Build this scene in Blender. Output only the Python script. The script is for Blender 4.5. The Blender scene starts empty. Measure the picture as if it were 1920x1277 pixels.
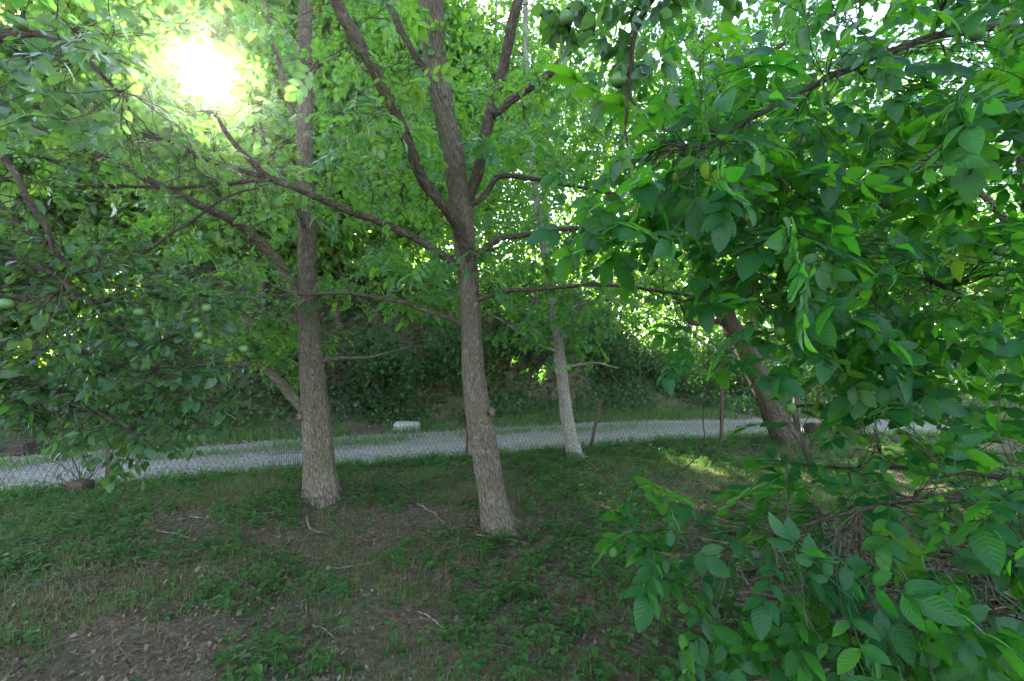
import bpy, math, random
import numpy as np
from mathutils import Matrix, Vector
RNG = np.random.default_rng(11)
random.seed(11)
R = math.radians
S = bpy.context.scene
COL = S.collection

# ------------------------------------------------------------------ camera, sky, sun, exposure
F, CX, CY, CAMZ = 853.3, 960.0, 638.5, 1.6
cam_d = bpy.data.cameras.new('camera')
cam_d.lens = 16.0; cam_d.sensor_width = 36.0; cam_d.clip_start = 0.05; cam_d.clip_end = 400
cam = bpy.data.objects.new('camera', cam_d); COL.objects.link(cam)
cam.location = (0, 0, CAMZ); cam.rotation_euler = (R(90), 0, 0)
S.camera = cam

SUN_EL, SUN_AZ = R(26.0), R(-33.5)
SUN = np.array([math.sin(SUN_AZ)*math.cos(SUN_EL), math.cos(SUN_AZ)*math.cos(SUN_EL), math.sin(SUN_EL)])
W = bpy.data.worlds.new("World"); S.world = W; W.use_nodes = True
nt = W.node_tree; nt.nodes.clear()
out = nt.nodes.new('ShaderNodeOutputWorld')
sky = nt.nodes.new('ShaderNodeTexSky'); sky.sky_type = 'NISHITA'; sky.sun_disc = False
sky.sun_elevation = SUN_EL; sky.sun_rotation = SUN_AZ; sky.dust_density = 1.0; sky.air_density = .9; sky.ozone_density = .3
bg = nt.nodes.new('ShaderNodeBackground'); bg.inputs[1].default_value = 0.12
hs = nt.nodes.new('ShaderNodeHueSaturation'); hs.inputs['Saturation'].default_value = .78   # white summer haze
nt.links.new(sky.outputs[0], hs.inputs['Color']); nt.links.new(hs.outputs[0], bg.inputs[0])
# the sun, its disc widened by glare painted into the sky
tc = nt.nodes.new('ShaderNodeTexCoord')
dp = nt.nodes.new('ShaderNodeVectorMath'); dp.operation = 'DOT_PRODUCT'
nm = nt.nodes.new('ShaderNodeVectorMath'); nm.operation = 'NORMALIZE'
nt.links.new(tc.outputs['Generated'], nm.inputs[0]); nt.links.new(nm.outputs[0], dp.inputs[0])
dp.inputs[1].default_value = tuple(SUN)
ac = nt.nodes.new('ShaderNodeMath'); ac.operation = 'ARCCOSINE'; nt.links.new(dp.outputs['Value'], ac.inputs[0])
mr = nt.nodes.new('ShaderNodeMapRange'); mr.interpolation_type = 'SMOOTHSTEP'
mr.inputs[1].default_value = R(1.5); mr.inputs[2].default_value = R(2.7)
mr.inputs[3].default_value = 9.0; mr.inputs[4].default_value = 0.0
nt.links.new(ac.outputs[0], mr.inputs[0])
bg2 = nt.nodes.new('ShaderNodeBackground'); bg2.inputs[0].default_value = (1, .95, .86, 1)
nt.links.new(mr.outputs[0], bg2.inputs[1])
ad = nt.nodes.new('ShaderNodeAddShader')
nt.links.new(bg.outputs[0], ad.inputs[0]); nt.links.new(bg2.outputs[0], ad.inputs[1])
nt.links.new(ad.outputs[0], out.inputs[0])

sl = bpy.data.lights.new('sun', 'SUN'); sl.energy = 5.0; sl.angle = R(0.55); sl.color = (1, .93, .80)
so = bpy.data.objects.new('sun', sl); COL.objects.link(so)
so.rotation_euler = Vector(SUN).to_track_quat('Z', 'Y').to_euler(); so.location = (-20, 30, 25)

S.view_settings.view_transform = 'Standard'; S.view_settings.look = 'None'
S.view_settings.gamma = 1.0; S.view_settings.use_curve_mapping = False
S.view_settings.exposure = 3.5
HAZE = .00055
S.render.engine = 'CYCLES'
cy = S.cycles
cy.max_bounces = 8; cy.diffuse_bounces = 4; cy.glossy_bounces = 2; cy.transmission_bounces = 6
cy.transparent_max_bounces = 4; cy.volume_bounces = 0
cy.use_denoising = True
cy.use_adaptive_sampling = True; cy.adaptive_threshold = 0.015
cy.caustics_reflective = False; cy.caustics_refractive = False
cy.sample_clamp_indirect = 6.0

# ------------------------------------------------------------------ small helpers
def at(px, py, y):
    return np.array([(px-CX)/F*y, y, CAMZ-(py-CY)/F*y])
def proj(P):
    y = np.maximum(P[..., 1], 1e-3)
    return CX+P[..., 0]/y*F, CY-(P[..., 2]-CAMZ)/y*F
def norm(v):
    return v/np.maximum(np.linalg.norm(v, axis=-1, keepdims=True), 1e-9)
def sm(a, b, x):
    t = np.clip((x-a)/(b-a), 0, 1); return t*t*(3-2*t)
_H = np.random.default_rng(5).random((256, 256))
def vn(x, y):
    x = np.asarray(x, float); y = np.asarray(y, float)
    xi = np.floor(x).astype(int); yi = np.floor(y).astype(int); fx = x-xi; fy = y-yi
    fx = fx*fx*(3-2*fx); fy = fy*fy*(3-2*fy)
    g = lambda i, j: _H[i & 255, j & 255]
    return (g(xi, yi)*(1-fx)+g(xi+1, yi)*fx)*(1-fy)+(g(xi, yi+1)*(1-fx)+g(xi+1, yi+1)*fx)*fy
def fbm(x, y, o=4):
    s = 0; a = .5
    for k in range(o):
        s = s+a*vn(x*2**k+17*k, y*2**k+31*k); a *= .5
    return s

class Geo:
    """collects triangles with uv and a per-leaf tint, then links ONE mesh object"""
    def __init__(s): s.v = []; s.f = []; s.uv = []; s.t = []; s.n = 0
    def add(s, v, f, uv=None, t=0.5):
        v = np.asarray(v, float); f = np.asarray(f, int)
        if len(v) == 0: return
        s.v.append(v); s.f.append(f+s.n)
        s.uv.append(np.zeros((len(v), 2)) if uv is None else uv)
        s.t.append(np.full(len(v), t) if np.isscalar(t) else t)
        s.n += len(v)
    def inst(s, tpl, pos, mats, tint):
        """bake many copies of a template: pos (m,3), mats (m,3,3) columns = axes*scale, tint (m,)"""
        v, f, uv = tpl; m = len(pos)
        if m == 0: return
        V = np.einsum('mij,nj->mni', mats, v)+pos[:, None, :]
        Fc = f[None]+(np.arange(m)*len(v))[:, None, None]
        s.add(V.reshape(-1, 3), Fc.reshape(-1, 3), np.tile(uv, (m, 1)), np.repeat(tint, len(v)))
    def mesh(s, name, mat, smooth=True, off=None):
        v = np.concatenate(s.v); f = np.concatenate(s.f); uv = np.concatenate(s.uv); t = np.concatenate(s.t)
        if off is not None: v = v-np.asarray(off)
        me = bpy.data.meshes.new(name)
        me.vertices.add(len(v)); me.vertices.foreach_set('co', v.astype(np.float32).ravel())
        me.loops.add(f.size); me.loops.foreach_set('vertex_index', f.astype(np.int32).ravel())
        me.polygons.add(len(f)); me.polygons.foreach_set('loop_start', np.arange(0, f.size, 3, dtype=np.int32))
        me.update(calc_edges=True)
        ul = me.uv_layers.new(name='UVMap'); ul.data.foreach_set('uv', uv[f.ravel()].astype(np.float32).ravel())
        a = me.attributes.new('tint', 'FLOAT', 'POINT'); a.data.foreach_set('value', t.astype(np.float32))
        me.polygons.foreach_set('use_smooth', np.full(len(f), smooth))
        me.materials.append(mat); me.update()
        return me
    def obj(s, name, mat, parent=None, smooth=True, kind=None):
        off = parent_loc(parent) if parent is not None else None
        o = bpy.data.objects.new(name, s.mesh(name, mat, smooth, off)); COL.objects.link(o)
        if parent is not None: o.parent = parent
        if kind: o['kind'] = kind
        return o
def parent_loc(p):
    l = np.zeros(3)
    while p is not None: l = l+np.array(p.location); p = p.parent
    return l
def tag(o, label, cat, group=None, kind=None):
    o['label'] = label; o['category'] = cat
    if group: o['group'] = group
    if kind: o['kind'] = kind
    return o
def thing(name, loc, label, cat, group=None):
    o = bpy.data.objects.new(name, None); COL.objects.link(o); o.location = loc; o.empty_display_size = .1
    return tag(o, label, cat, group)
def loose(name, geo, mat, loc, label, cat, group=None, smooth=True):
    """a thing that is one mesh, origin at loc"""
    o = bpy.data.objects.new(name, geo.mesh(name, mat, smooth, loc)); COL.objects.link(o); o.location = loc
    return tag(o, label, cat, group)

def smooth_path(P, rad, step):
    P = np.asarray(P, float); rad = np.asarray(rad, float)
    if len(P) < 3:
        n = max(2, int(np.linalg.norm(P[1]-P[0])/step)+1); t = np.linspace(0, 1, n)[:, None]
        return P[0]*(1-t)+P[1]*t, rad[0]*(1-t[:, 0])+rad[1]*t[:, 0]
    E = np.vstack([2*P[0]-P[1], P, 2*P[-1]-P[-2]]); O = []; Q = []
    for i in range(len(P)-1):
        n = max(2, int(np.linalg.norm(P[i+1]-P[i])/step)); t = np.linspace(0, 1, n, endpoint=False)[:, None]
        a, b, c, d = E[i], E[i+1], E[i+2], E[i+3]
        O.append(.5*((2*b)+(-a+c)*t+(2*a-5*b+4*c-d)*t*t+(-a+3*b-3*c+d)*t**3))
        Q.append(rad[i]*(1-t[:, 0])+rad[i+1]*t[:, 0])
    O.append(P[-1:]); Q.append(rad[-1:])
    return np.vstack(O), np.concatenate(Q)
def tube(geo, P, rad, seg=6, tint=.5, disp=None, cap=True):
    P = np.asarray(P, float); n = len(P); rad = np.broadcast_to(np.asarray(rad, float), (n,))
    T = norm(np.gradient(P, axis=0))
    ref = np.array([0., 0, 1]) if abs(T[:, 2]).mean() < .75 else np.array([0., 1, 0])
    A = norm(np.cross(T, ref)); B = np.cross(A, T)
    ns = seg+1
    th = np.linspace(0, 2*np.pi, ns)
    L = np.concatenate([[0], np.cumsum(np.linalg.norm(np.diff(P, axis=0), axis=1))])
    rr = np.repeat(rad[:, None], ns, 1)
    if disp is not None: rr = rr*(1+disp(th[None, :], L[:, None]))
    V = P[:, None]+rr[..., None]*(np.cos(th)[None, :, None]*A[:, None]+np.sin(th)[None, :, None]*B[:, None])
    i, j = np.meshgrid(np.arange(n-1), np.arange(seg), indexing='ij')
    a = (i*ns+j).ravel(); b = a+1; c = a+ns; d = c+1
    f = np.vstack([np.stack([a, b, d], 1), np.stack([a, d, c], 1)])
    circ = 2*np.pi*rad.mean()
    uv = np.stack([np.broadcast_to(th/(2*np.pi)*max(circ, .02), (n, ns)), np.repeat(L[:, None], ns, 1)], -1)
    V = V.reshape(-1, 3); uv = uv.reshape(-1, 2)
    if cap:
        k = len(V); V = np.vstack([V, P[-1:]+T[-1]*rad[-1]*.6, P[:1]]); uv = np.vstack([uv, uv[-1:], uv[:1]])
        e = (n-1)*ns+np.arange(seg)
        f = np.vstack([f, np.stack([e, e+1, np.full(seg, k)], 1), np.stack([np.arange(seg)+1, np.arange(seg), np.full(seg, k+1)], 1)])
    geo.add(V, f, uv, tint)

# ------------------------------------------------------------------ materials
class N:
    def __init__(s, name):
        s.m = bpy.data.materials.new(name); s.m.use_nodes = True; s.t = s.m.node_tree; s.t.nodes.clear()
        s.out = s.t.nodes.new('ShaderNodeOutputMaterial')
    def n(s, typ, **kw):
        x = s.t.nodes.new('ShaderNode'+typ)
        for k, v in kw.items(): setattr(x, k, v)
        return x
    def l(s, a, b): s.t.links.new(a, b)
    def val(s, sock, v):
        if hasattr(v, 'is_linked'): s.l(v, sock)
        else: sock.default_value = (tuple(v)+(1,)) if isinstance(v, tuple) and len(v) == 3 and sock.type == 'RGBA' else v
    def math(s, op, a, b=0.0, clamp=False):
        x = s.n('Math', operation=op, use_clamp=clamp); s.val(x.inputs[0], a); s.val(x.inputs[1], b); return x.outputs[0]
    def mix(s, f, a, b, mode='MIX'):
        x = s.n('Mix', data_type='RGBA', blend_type=mode); s.val(x.inputs[0], f); s.val(x.inputs[6], a); s.val(x.inputs[7], b); return x.outputs[2]
    def ramp(s, f, stops):
        x = s.n('ValToRGB'); s.l(f, x.inputs[0]); e = x.color_ramp.elements
        while len(e) < len(stops): e.new(.5)
        for q, (p, c) in zip(e, stops): q.position = p; q.color = tuple(c)+(1,) if len(c) == 3 else c
        return x.outputs[0]
    def noise(s, vec, scale, detail=4, rough=.55):
        x = s.n('TexNoise'); x.inputs['Scale'].default_value = scale; x.inputs['Detail'].default_value = detail
        x.inputs['Roughness'].default_value = rough
        if vec is not None: s.l(vec, x.inputs['Vector'])
        return x.outputs[0]
    def mapped(s, vec, sc):
        x = s.n('Mapping'); x.inputs['Scale'].default_value = sc; s.l(vec, x.inputs['Vector']); return x.outputs[0]
    def bump(s, h, strength, dist):
        x = s.n('Bump'); x.inputs['Strength'].default_value = strength; x.inputs['Distance'].default_value = dist
        s.l(h, x.inputs['Height']); return x.outputs[0]
    def princ(s, col, rough=.8, nrm=None, spec=.3):
        x = s.n('BsdfPrincipled'); s.val(x.inputs['Base Color'], col); s.val(x.inputs['Roughness'], rough)
        x.inputs['Specular IOR Level'].default_value = spec
        if nrm is not None: s.l(nrm, x.inputs['Normal'])
        s.l(x.outputs[0], s.out.inputs[0]); return s.m

def leaf_mat(name, dark, light, tr_dark, tr_light, under, veins=True, gloss=.28, rough=.42, tr=.5):
    k = N(name)
    a = k.n('Attribute', attribute_name='tint'); oi = k.n('ObjectInfo')
    rnd = k.math('FRACT', k.math('ADD', a.outputs['Fac'], oi.outputs['Random']))
    geo = k.n('NewGeometry'); uv = k.n('UVMap', uv_map='UVMap')
    nz = k.noise(geo.outputs['Position'], 9.0, 2)
    f = k.math('ADD', k.math('MULTIPLY', rnd, .68), k.math('MULTIPLY', nz, .36), True)
    col = k.mix(f, dark, light); tcol = k.mix(f, tr_dark, tr_light)
    nrm = None
    if veins:
        sx = k.n('SeparateXYZ'); k.l(uv.outputs[0], sx.inputs[0])
        u = k.math('ABSOLUTE', sx.outputs[0]); v = sx.outputs[1]
        mid = k.math('LESS_THAN', u, .035)
        side = k.math('FRACT', k.math('MULTIPLY', k.math('SUBTRACT', v, k.math('MULTIPLY', u, .22)), 9.0))
        rib = k.math('LESS_THAN', side, .10)
        vv = k.math('MAXIMUM', mid, k.math('MULTIPLY', rib, .35))
        col = k.mix(k.math('MULTIPLY', vv, .55), col, tuple(min(1, c*2.2+.02) for c in light))
        tcol = k.mix(k.math('MULTIPLY', vv, .35), tcol, tuple(c*.6 for c in tr_light))
        saw = k.math('ABSOLUTE', k.math('SUBTRACT', side, .5))
        nrm = k.bump(k.math('ADD', saw, k.math('MULTIPLY', nz, .5)), .35, .004)
    odd = k.ramp(rnd, [(.965, (0, 0, 0)), (.99, (.4, .4, .4))])
    col = k.mix(odd, col, (.12, .15, .02)); tcol = k.mix(odd, tcol, (.45, .5, .04))
    sp = k.ramp(k.noise(geo.outputs['Position'], 55, 3, .6), [(.68, (0, 0, 0)), (.73, (.8, .8, .8))])
    col = k.mix(sp, col, (.09, .06, .025)); tcol = k.mix(sp, tcol, (.14, .09, .03))
    col = k.mix(k.math('MULTIPLY', geo.outputs['Backfacing'], .75), col, under)
    d = k.n('BsdfDiffuse'); k.val(d.inputs[0], col)
    t = k.n('BsdfTranslucent'); k.val(t.inputs[0], tcol)
    ms = k.n('MixShader'); ms.inputs[0].default_value = tr
    k.l(d.outputs[0], ms.inputs[1]); k.l(t.outputs[0], ms.inputs[2])
    g = k.n('BsdfGlossy'); g.inputs['Roughness'].default_value = rough; g.inputs[0].default_value = (.9, .95, 1, 1)
    lw = k.n('LayerWeight'); lw.inputs[0].default_value = .5
    fr = k.math('ADD', .04, k.math('MULTIPLY', k.math('POWER', lw.outputs['Facing'], 4.5), .8))
    mg = k.n('MixShader'); k.l(k.math('MULTIPLY', fr, gloss*2.2), mg.inputs[0])
    k.l(ms.outputs[0], mg.inputs[1]); k.l(g.outputs[0], mg.inputs[2])
    if nrm is not None:
        for b in (d, t, g): k.l(nrm, b.inputs['Normal'])
    k.l(mg.outputs[0], k.out.inputs[0])
    return k.m
M = {}
M['walnut'] = leaf_mat('walnut_leaf', (.005, .045, .012), (.014, .088, .017), (.03, .32, .015), (.20, .52, .015), (.025, .09, .025), gloss=.17, tr=.55)
M['apple'] = leaf_mat('apple_leaf', (.018, .064, .021), (.036, .098, .029), (.06, .25, .025), (.20, .40, .04), (.06, .12, .05), tr=.55)
M['mid'] = leaf_mat('orchard_leaf', (.016, .095, .020), (.038, .14, .026), (.11, .38, .03), (.30, .56, .045), (.05, .15, .045), veins=False, tr=.6)
M['far'] = leaf_mat('woodland_leaf', (.020, .095, .016), (.055, .14, .022), (.15, .42, .03), (.40, .62, .05), (.05, .14, .04), veins=False, gloss=.22, tr=.62)
M['verge'] = leaf_mat('sunlit_verge_blade', (.045, .13, .022), (.10, .18, .04), (.10, .34, .03), (.26, .42, .05), (.05, .14, .03), veins=False, gloss=.2)  # brighter copy of the grass colour, sunlight on the verge painted in
M['ivy'] = leaf_mat('bank_leaf', (.018, .055, .018), (.045, .10, .028), (.07, .25, .03), (.18, .36, .05), (.05, .11, .05), veins=False)
M['weed'] = leaf_mat('weed_leaf', (.034, .105, .026), (.075, .155, .04), (.06, .24, .03), (.14, .33, .04), (.05, .12, .04), veins=False, gloss=.14)
M['grass'] = leaf_mat('grass_blade', (.045, .11, .024), (.19, .175, .065), (.07, .24, .03), (.22, .30, .06), (.045, .11, .03), veins=False, gloss=.15)

def bark_mat(name, c0, c1, lichen, moss, ridge=1.0):
    k = N(name); uv = k.n('UVMap', uv_map='UVMap'); geo = k.n('NewGeometry')
    p = geo.outputs['Position']
    wob = k.noise(k.mapped(uv.outputs[0], (26, 5, 1)), 1, 5, .6)
    vo = k.n('TexVoronoi', feature='DISTANCE_TO_EDGE'); k.l(k.mapped(uv.outputs[0], (85, 13, 1)), vo.inputs['Vector']); vo.inputs['Scale'].default_value = 1
    fine = k.noise(p, 60, 4, .65); big = k.noise(p, 4.5, 4, .6); pat = k.noise(p, 14, 4, .65)
    h = k.math('ADD', k.math('MULTIPLY', k.math('MINIMUM', vo.outputs[0], .35), 1.6*ridge), k.math('ADD', k.math('MULTIPLY', wob, .8), k.math('MULTIPLY', fine, .5)))
    fis = k.ramp(k.math('ADD', vo.outputs[0], k.math('MULTIPLY', k.math('SUBTRACT', fine, .5), .25)), [(.0, (0, 0, 0)), (.17, (1, 1, 1))])
    col = k.mix(k.math('MULTIPLY', fis, k.math('ADD', .25, k.math('MULTIPLY', wob, 1.2)), True), c0, c1)
    col = k.mix(k.ramp(pat, [(.56, (0, 0, 0)), (.66, (1, 1, 1))]), col, k.mix(.5, col, lichen))
    col = k.mix(k.ramp(big, [(.50, (0, 0, 0)), (.68, (.6, .6, .6))]), col, moss)
    return k.princ(col, .9, k.bump(h, 1.0, .02), .2)
M['bark'] = bark_mat('walnut_bark', (.065, .050, .038), (.205, .167, .125), (.26, .245, .185), (.11, .115, .055))
M['bark_dark'] = bark_mat('branch_bark', (.030, .022, .017), (.115, .086, .064), (.19, .18, .12), (.075, .07, .03), .6)
M['bark_pale'] = bark_mat('pale_bark', (.12, .105, .09), (.31, .28, .24), (.36, .36, .30), (.16, .17, .10), .5)
M['twig'] = bark_mat('twig_bark', (.03, .022, .018), (.10, .08, .055), (.19, .15, .06), (.09, .08, .04), .4)
M['dry'] = bark_mat('dry_stick', (.10, .08, .06), (.27, .23, .185), (.30, .28, .22), (.14, .12, .08), .4)

def simple(name, col, rough=.7, var=.35, scale=25, bump=.4, bd=.004, spec=.3, tint=None):
    k = N(name); geo = k.n('NewGeometry'); nz = k.noise(geo.outputs['Position'], scale, 5, .6)
    c = k.mix(nz, tuple(x*(1-var) for x in col), tuple(x*(1+var) for x in col))
    if tint:
        a = k.n('Attribute', attribute_name='tint'); oi = k.n('ObjectInfo')
        c = k.mix(.7, c, k.ramp(k.math('FRACT', k.math('ADD', a.outputs['Fac'], oi.outputs['Random'])), tint))
    return k.princ(c, rough, k.bump(nz, bump, bd), spec)
M['rust'] = simple('rusty_steel', (.075, .045, .032), .8, .4, 60)
M['wire'] = simple('weathered_wire', (.07, .065, .062), .6, .3, 40)
M['stone'] = simple('pitted_limestone', (.42, .395, .35), .9, .5, 22, 1., .03)
M['gravel'] = simple('gravel_stone', (.34, .33, .32), .9, .2, 40, tint=[(0, (.13, .115, .095)), (.5, (.21, .19, .16)), (1, (.34, .31, .265))])
M['litter'] = simple('dead_leaf', (.11, .075, .05), .8, .3, 30, tint=[(0, (.05, .033, .023)), (.45, (.12, .08, .055)), (.8, (.16, .115, .078)), (1, (.22, .175, .125))])
M['wood'] = simple('old_board', (.06, .043, .032), .85, .4, 18)
M['nut'] = simple('green_walnut_husk', (.05, .115, .028), .75, .3, 70, .25, .002, .15)
M['fruit'] = simple('green_apple_skin', (.06, .13, .028), .5, .2, 30, .05, .002, .5)
M['nut_old'] = simple('blackened_husk', (.03, .02, .017), .6, .4, 50)
M['cut'] = simple('cut_wood', (.22, .12, .05), .8, .4, 60)
M['yellow'] = leaf_mat('yellow_leaf', (.40, .30, .03), (.5, .40, .05), (.5, .42, .04), (.6, .5, .05), (.4, .33, .08), veins=False)

# ------------------------------------------------------------------ ground, road, bank
RU = np.array([.9537, .3007]); RV = np.array([-.3007, .9537])
def road_uv(x, y): return x*RU[0]+y*RU[1], x*RV[0]+y*RV[1]
def road_xy(u, v): return u*RU[0]+v*RV[0], u*RU[1]+v*RV[1]
def near_edge(u): return 6.2-.028*np.maximum(0, u-3.5)**2-.012*np.maximum(0, -u-7)**2
def far_edge(u): return near_edge(u)+1.95-.05*np.clip(u-2, 0, 9)
def terrain(x, y):
    x = np.asarray(x, float); y = np.asarray(y, float)
    u, v = road_uv(x, y); ne = near_edge(u); fe = far_edge(u)
    h = (fbm(x*.55+3, y*.55+8)-.5)*.16+(fbm(x*2.3, y*2.3, 3)-.45)*.07+(fbm(x*9, y*9, 2)-.38)*.022
    onroad = sm(-.35, .1, v-ne)*sm(.35, -.1, v-fe)
    h = h*(1-onroad)+(.03*onroad)*np.cos((v-(ne+fe)/2)*2.2)*.7
    d = v-fe-.75-(fbm(u*.5, v*.5)-.5)*.9
    amp = 2.9*sm(-6.8, -3.2, u)*(1-.93*sm(4.6, 7.6, u))+.25
    bank = amp*sm(0, 2.1, d)*(.8+.4*fbm(u*.9+4, v*.9))
    h = h+np.where(d > 0, bank+np.maximum(d-2, 0)*.05*np.exp(-np.maximum(d-2, 0)/40), 0)
    h = h+np.where(d > 0, (fbm(u*2, v*2+9, 3)-.45)*.5*sm(0, 1.2, d)*amp/3, 0)
    return h
def grid_sheet(name, X, Y, Z, mat, kind='structure', uv=None):
    n, m = X.shape
    i, j = np.meshgrid(np.arange(n-1), np.arange(m-1), indexing='ij'); a = (i*m+j).ravel()
    f = np.vstack([np.stack([a, a+m, a+m+1], 1), np.stack([a, a+m+1, a+1], 1)])
    g = Geo(); V = np.stack([X, Y, Z], -1).reshape(-1, 3); g.add(V, f, V[:, :2] if uv is None else uv)
    o = g.obj(name, mat); o['kind'] = kind
    # normals up
    me = o.data
    if me.polygons[0].normal.z < 0: me.flip_normals()
    return o
def ground_mat():
    k = N('orchard_soil'); geo = k.n('NewGeometry'); p = geo.outputs['Position']
    b = k.noise(p, 1.3, 5, .6); f = k.noise(p, 22, 6, .7); c = k.noise(p, 90, 4, .7)
    s = k.math('ADD', k.math('MULTIPLY', f, .6), k.math('MULTIPLY', c, .4))
    col = k.ramp(s, [(.32, (.032, .023, .015)), (.5, (.105, .074, .048)), (.66, (.23, .175, .12))])
    col = k.mix(k.ramp(b, [(.46, (0, 0, 0)), (.62, (.55, .55, .55))]), col, k.mix(f, (.03, .055, .02), (.09, .105, .05)))
    return k.princ(col, .95, k.bump(s, .9, .03), .15)
M['soil'] = ground_mat()
def axis(segs):
    o = [np.arange(a, b, s) for a, b, s in segs]; return np.concatenate(o+[[segs[-1][1]]])
ax = axis([(-130, -40, 9), (-40, -14, 1.2), (-14, -7, .25), (-7, 7, .08), (7, 14, .25), (14, 40, 1.2), (40, 130, 9)])
ay = axis([(-60, -6, 4), (-6, 1, .4), (1, 6, .05), (6, 13, .09), (13, 20, .35), (20, 45, 1.5), (45, 180, 9)])
X, Y = np.meshgrid(ax, ay, indexing='ij')
grid_sheet('ground', X, Y, terrain(X, Y), M['soil'])

def road_mat():
    k = N('gravel_track'); geo = k.n('NewGeometry'); p = geo.outputs['Position']
    vo = k.n('TexVoronoi'); k.l(p, vo.inputs['Vector']); vo.inputs['Scale'].default_value = 38
    b = k.noise(p, 1.6, 5, .65); f = k.noise(p, 60, 4, .7)
    col = k.mix(vo.outputs['Color'], (.24, .235, .23), (.44, .43, .42))
    sp = k.n('SeparateColor'); k.l(vo.outputs['Color'], sp.inputs[0])
    col = k.mix(sp.outputs[0], (.165, .148, .124), (.31, .283, .24))
    col = k.mix(k.ramp(b, [(.5, (0, 0, 0)), (.68, (.7, .7, .7))]), col, (.20, .17, .135))
    uv = k.n('UVMap', uv_map='UVMap'); sx = k.n('SeparateXYZ'); k.l(uv.outputs[0], sx.inputs[0])
    wv = k.math('ADD', sx.outputs[1], k.math('MULTIPLY', k.math('SUBTRACT', b, .5), .35))
    worn = k.ramp(wv, [(0, (1, 1, 1)), (.10, (.15, .15, .15)), (.30, (0, 0, 0)), (.46, (.85, .85, .85)), (.62, (.8, .8, .8)), (.74, (0, 0, 0)), (.9, (.2, .2, .2)), (1, (1, 1, 1))])
    col = k.mix(k.math('MULTIPLY', worn, .75), col, k.mix(f, (.085, .07, .05), (.19, .16, .12)))
    h = k.math('SUBTRACT', 1.0, vo.outputs['Distance'])
    return k.princ(k.mix(.15, col, f), .95, k.bump(h, .8, .02), .15)
M['road'] = road_mat()
u = np.arange(-26, 26.01, .1); w = np.linspace(0, 1, 34)
U, Wd = np.meshgrid(u, w, indexing='ij')
ne = near_edge(U)-.05+.16*(vn(U*1.7, U*0+3)-.5); fe = far_edge(U)+.22*(vn(U*1.3, U*0+9)-.5)
V_ = ne+(fe-ne)*Wd; Xr, Yr = road_xy(U, V_)
Zr = terrain(Xr, Yr)+.018-.05*(np.abs(Wd-.5)*2)**8
grid_sheet('gravel_road', Xr, Yr, Zr, M['road'], uv=np.stack([U, Wd], -1).reshape(-1, 2))

# loose gravel on the track
def oct_stone():
    v = np.array([[1, 0, 0], [-1, 0, 0], [0, 1, 0], [0, -1, 0], [0, 0, .7], [0, 0, -.7]], float)*(.8+.4*RNG.random((6, 1)))
    f = np.array([[0, 2, 4], [2, 1, 4], [1, 3, 4], [3, 0, 4], [2, 0, 5], [1, 2, 5], [3, 1, 5], [0, 3, 5]]); return v, f, np.zeros((6, 2))
def yaw_mats(n, sc, tilt=.0):
    a = RNG.random(n)*2*np.pi; c, s = np.cos(a), np.sin(a); m = np.zeros((n, 3, 3))
    m[:, 0, 0] = c; m[:, 0, 1] = -s; m[:, 1, 0] = s; m[:, 1, 1] = c; m[:, 2, 2] = 1
    if tilt > 0:
        b = (RNG.random(n)-.5)*2*tilt; q = np.zeros((n, 3, 3)); q[:, 0, 0] = 1
        q[:, 1, 1] = np.cos(b); q[:, 1, 2] = -np.sin(b); q[:, 2, 1] = np.sin(b); q[:, 2, 2] = np.cos(b)
        m = m@q
    return m*np.asarray(sc).reshape(-1, 1, 1)
g = Geo(); n = 8000
uu = RNG.uniform(-8, 9, n); vv = near_edge(uu)+RNG.random(n)*(far_edge(uu)-near_edge(uu))
x, y = road_xy(uu, vv); P = np.stack([x, y, terrain(x, y)+.02], 1)
for q in range(4):
    s_ = slice(q, None, 4); g.inst(oct_stone(), P[s_], yaw_mats(len(P[s_]), RNG.uniform(.006, .02, len(P[s_])), 1.), RNG.random(len(P[s_])))
g.obj('gravel', M['gravel'], kind='stuff', smooth=False)

# ------------------------------------------------------------------ leaf templates
def blade(L, Wd, rows, fold=.25, curl=.15, shape='walnut', wav=0.0):
    """one leaf along +Y, face +Z; uv.x = -1..1 across, uv.y = 0..1 along"""
    t = np.linspace(0, 1, rows)
    if shape == 'walnut': w = np.sin(np.pi*np.clip(t, 0, 1)**.88)**.72
    elif shape == 'apple': w = np.sin(np.pi*t**.72)**.7
    else: w = np.sin(np.pi*t)**.8
    w = w*Wd*.5; V = []; UV = []
    for k in range(rows):
        yk = t[k]*L; z = -curl*L*t[k]**2
        wv = wav*L*math.sin(t[k]*9)
        V += [(-w[k], yk, z+fold*w[k]+wv), (0, yk, z), (w[k], yk, z+fold*w[k]-wv)]
        UV += [(-1, t[k]), (0, t[k]), (1, t[k])]
    Fc = []
    for k in range(rows-1):
        a = k*3
        if k > 0: Fc += [(a, a+1, a+4), (a+1, a+2, a+5)]
        if k < rows-2: Fc += [(a, a+4, a+3), (a+1, a+5, a+4)]
        elif k == rows-2: Fc[-2:] = [(a, a+1, a+4), (a+1, a+2, a+4)] if k > 0 else Fc[-2:]
        if k == 0: Fc += [(a+1, a+4, a+3), (a+1, a+5, a+4)][:0]+[(a+1, a+4, a+3), (a+1, a+5, a+4)]
    # clean duplicates
    Fc = list(dict.fromkeys(Fc))
    return np.array(V, float), np.array(Fc), np.array(UV, float)
def place_tpl(geo, tpl, pos, d, nrm, sc):
    d = norm(np.asarray(d, float)); x = norm(np.cross(d, nrm)); z = np.cross(x, d)
    m = np.stack([x, d, z], 1)*sc
    geo.inst(tpl, np.asarray(pos, float)[None], m[None], np.array([0.]))
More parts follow.
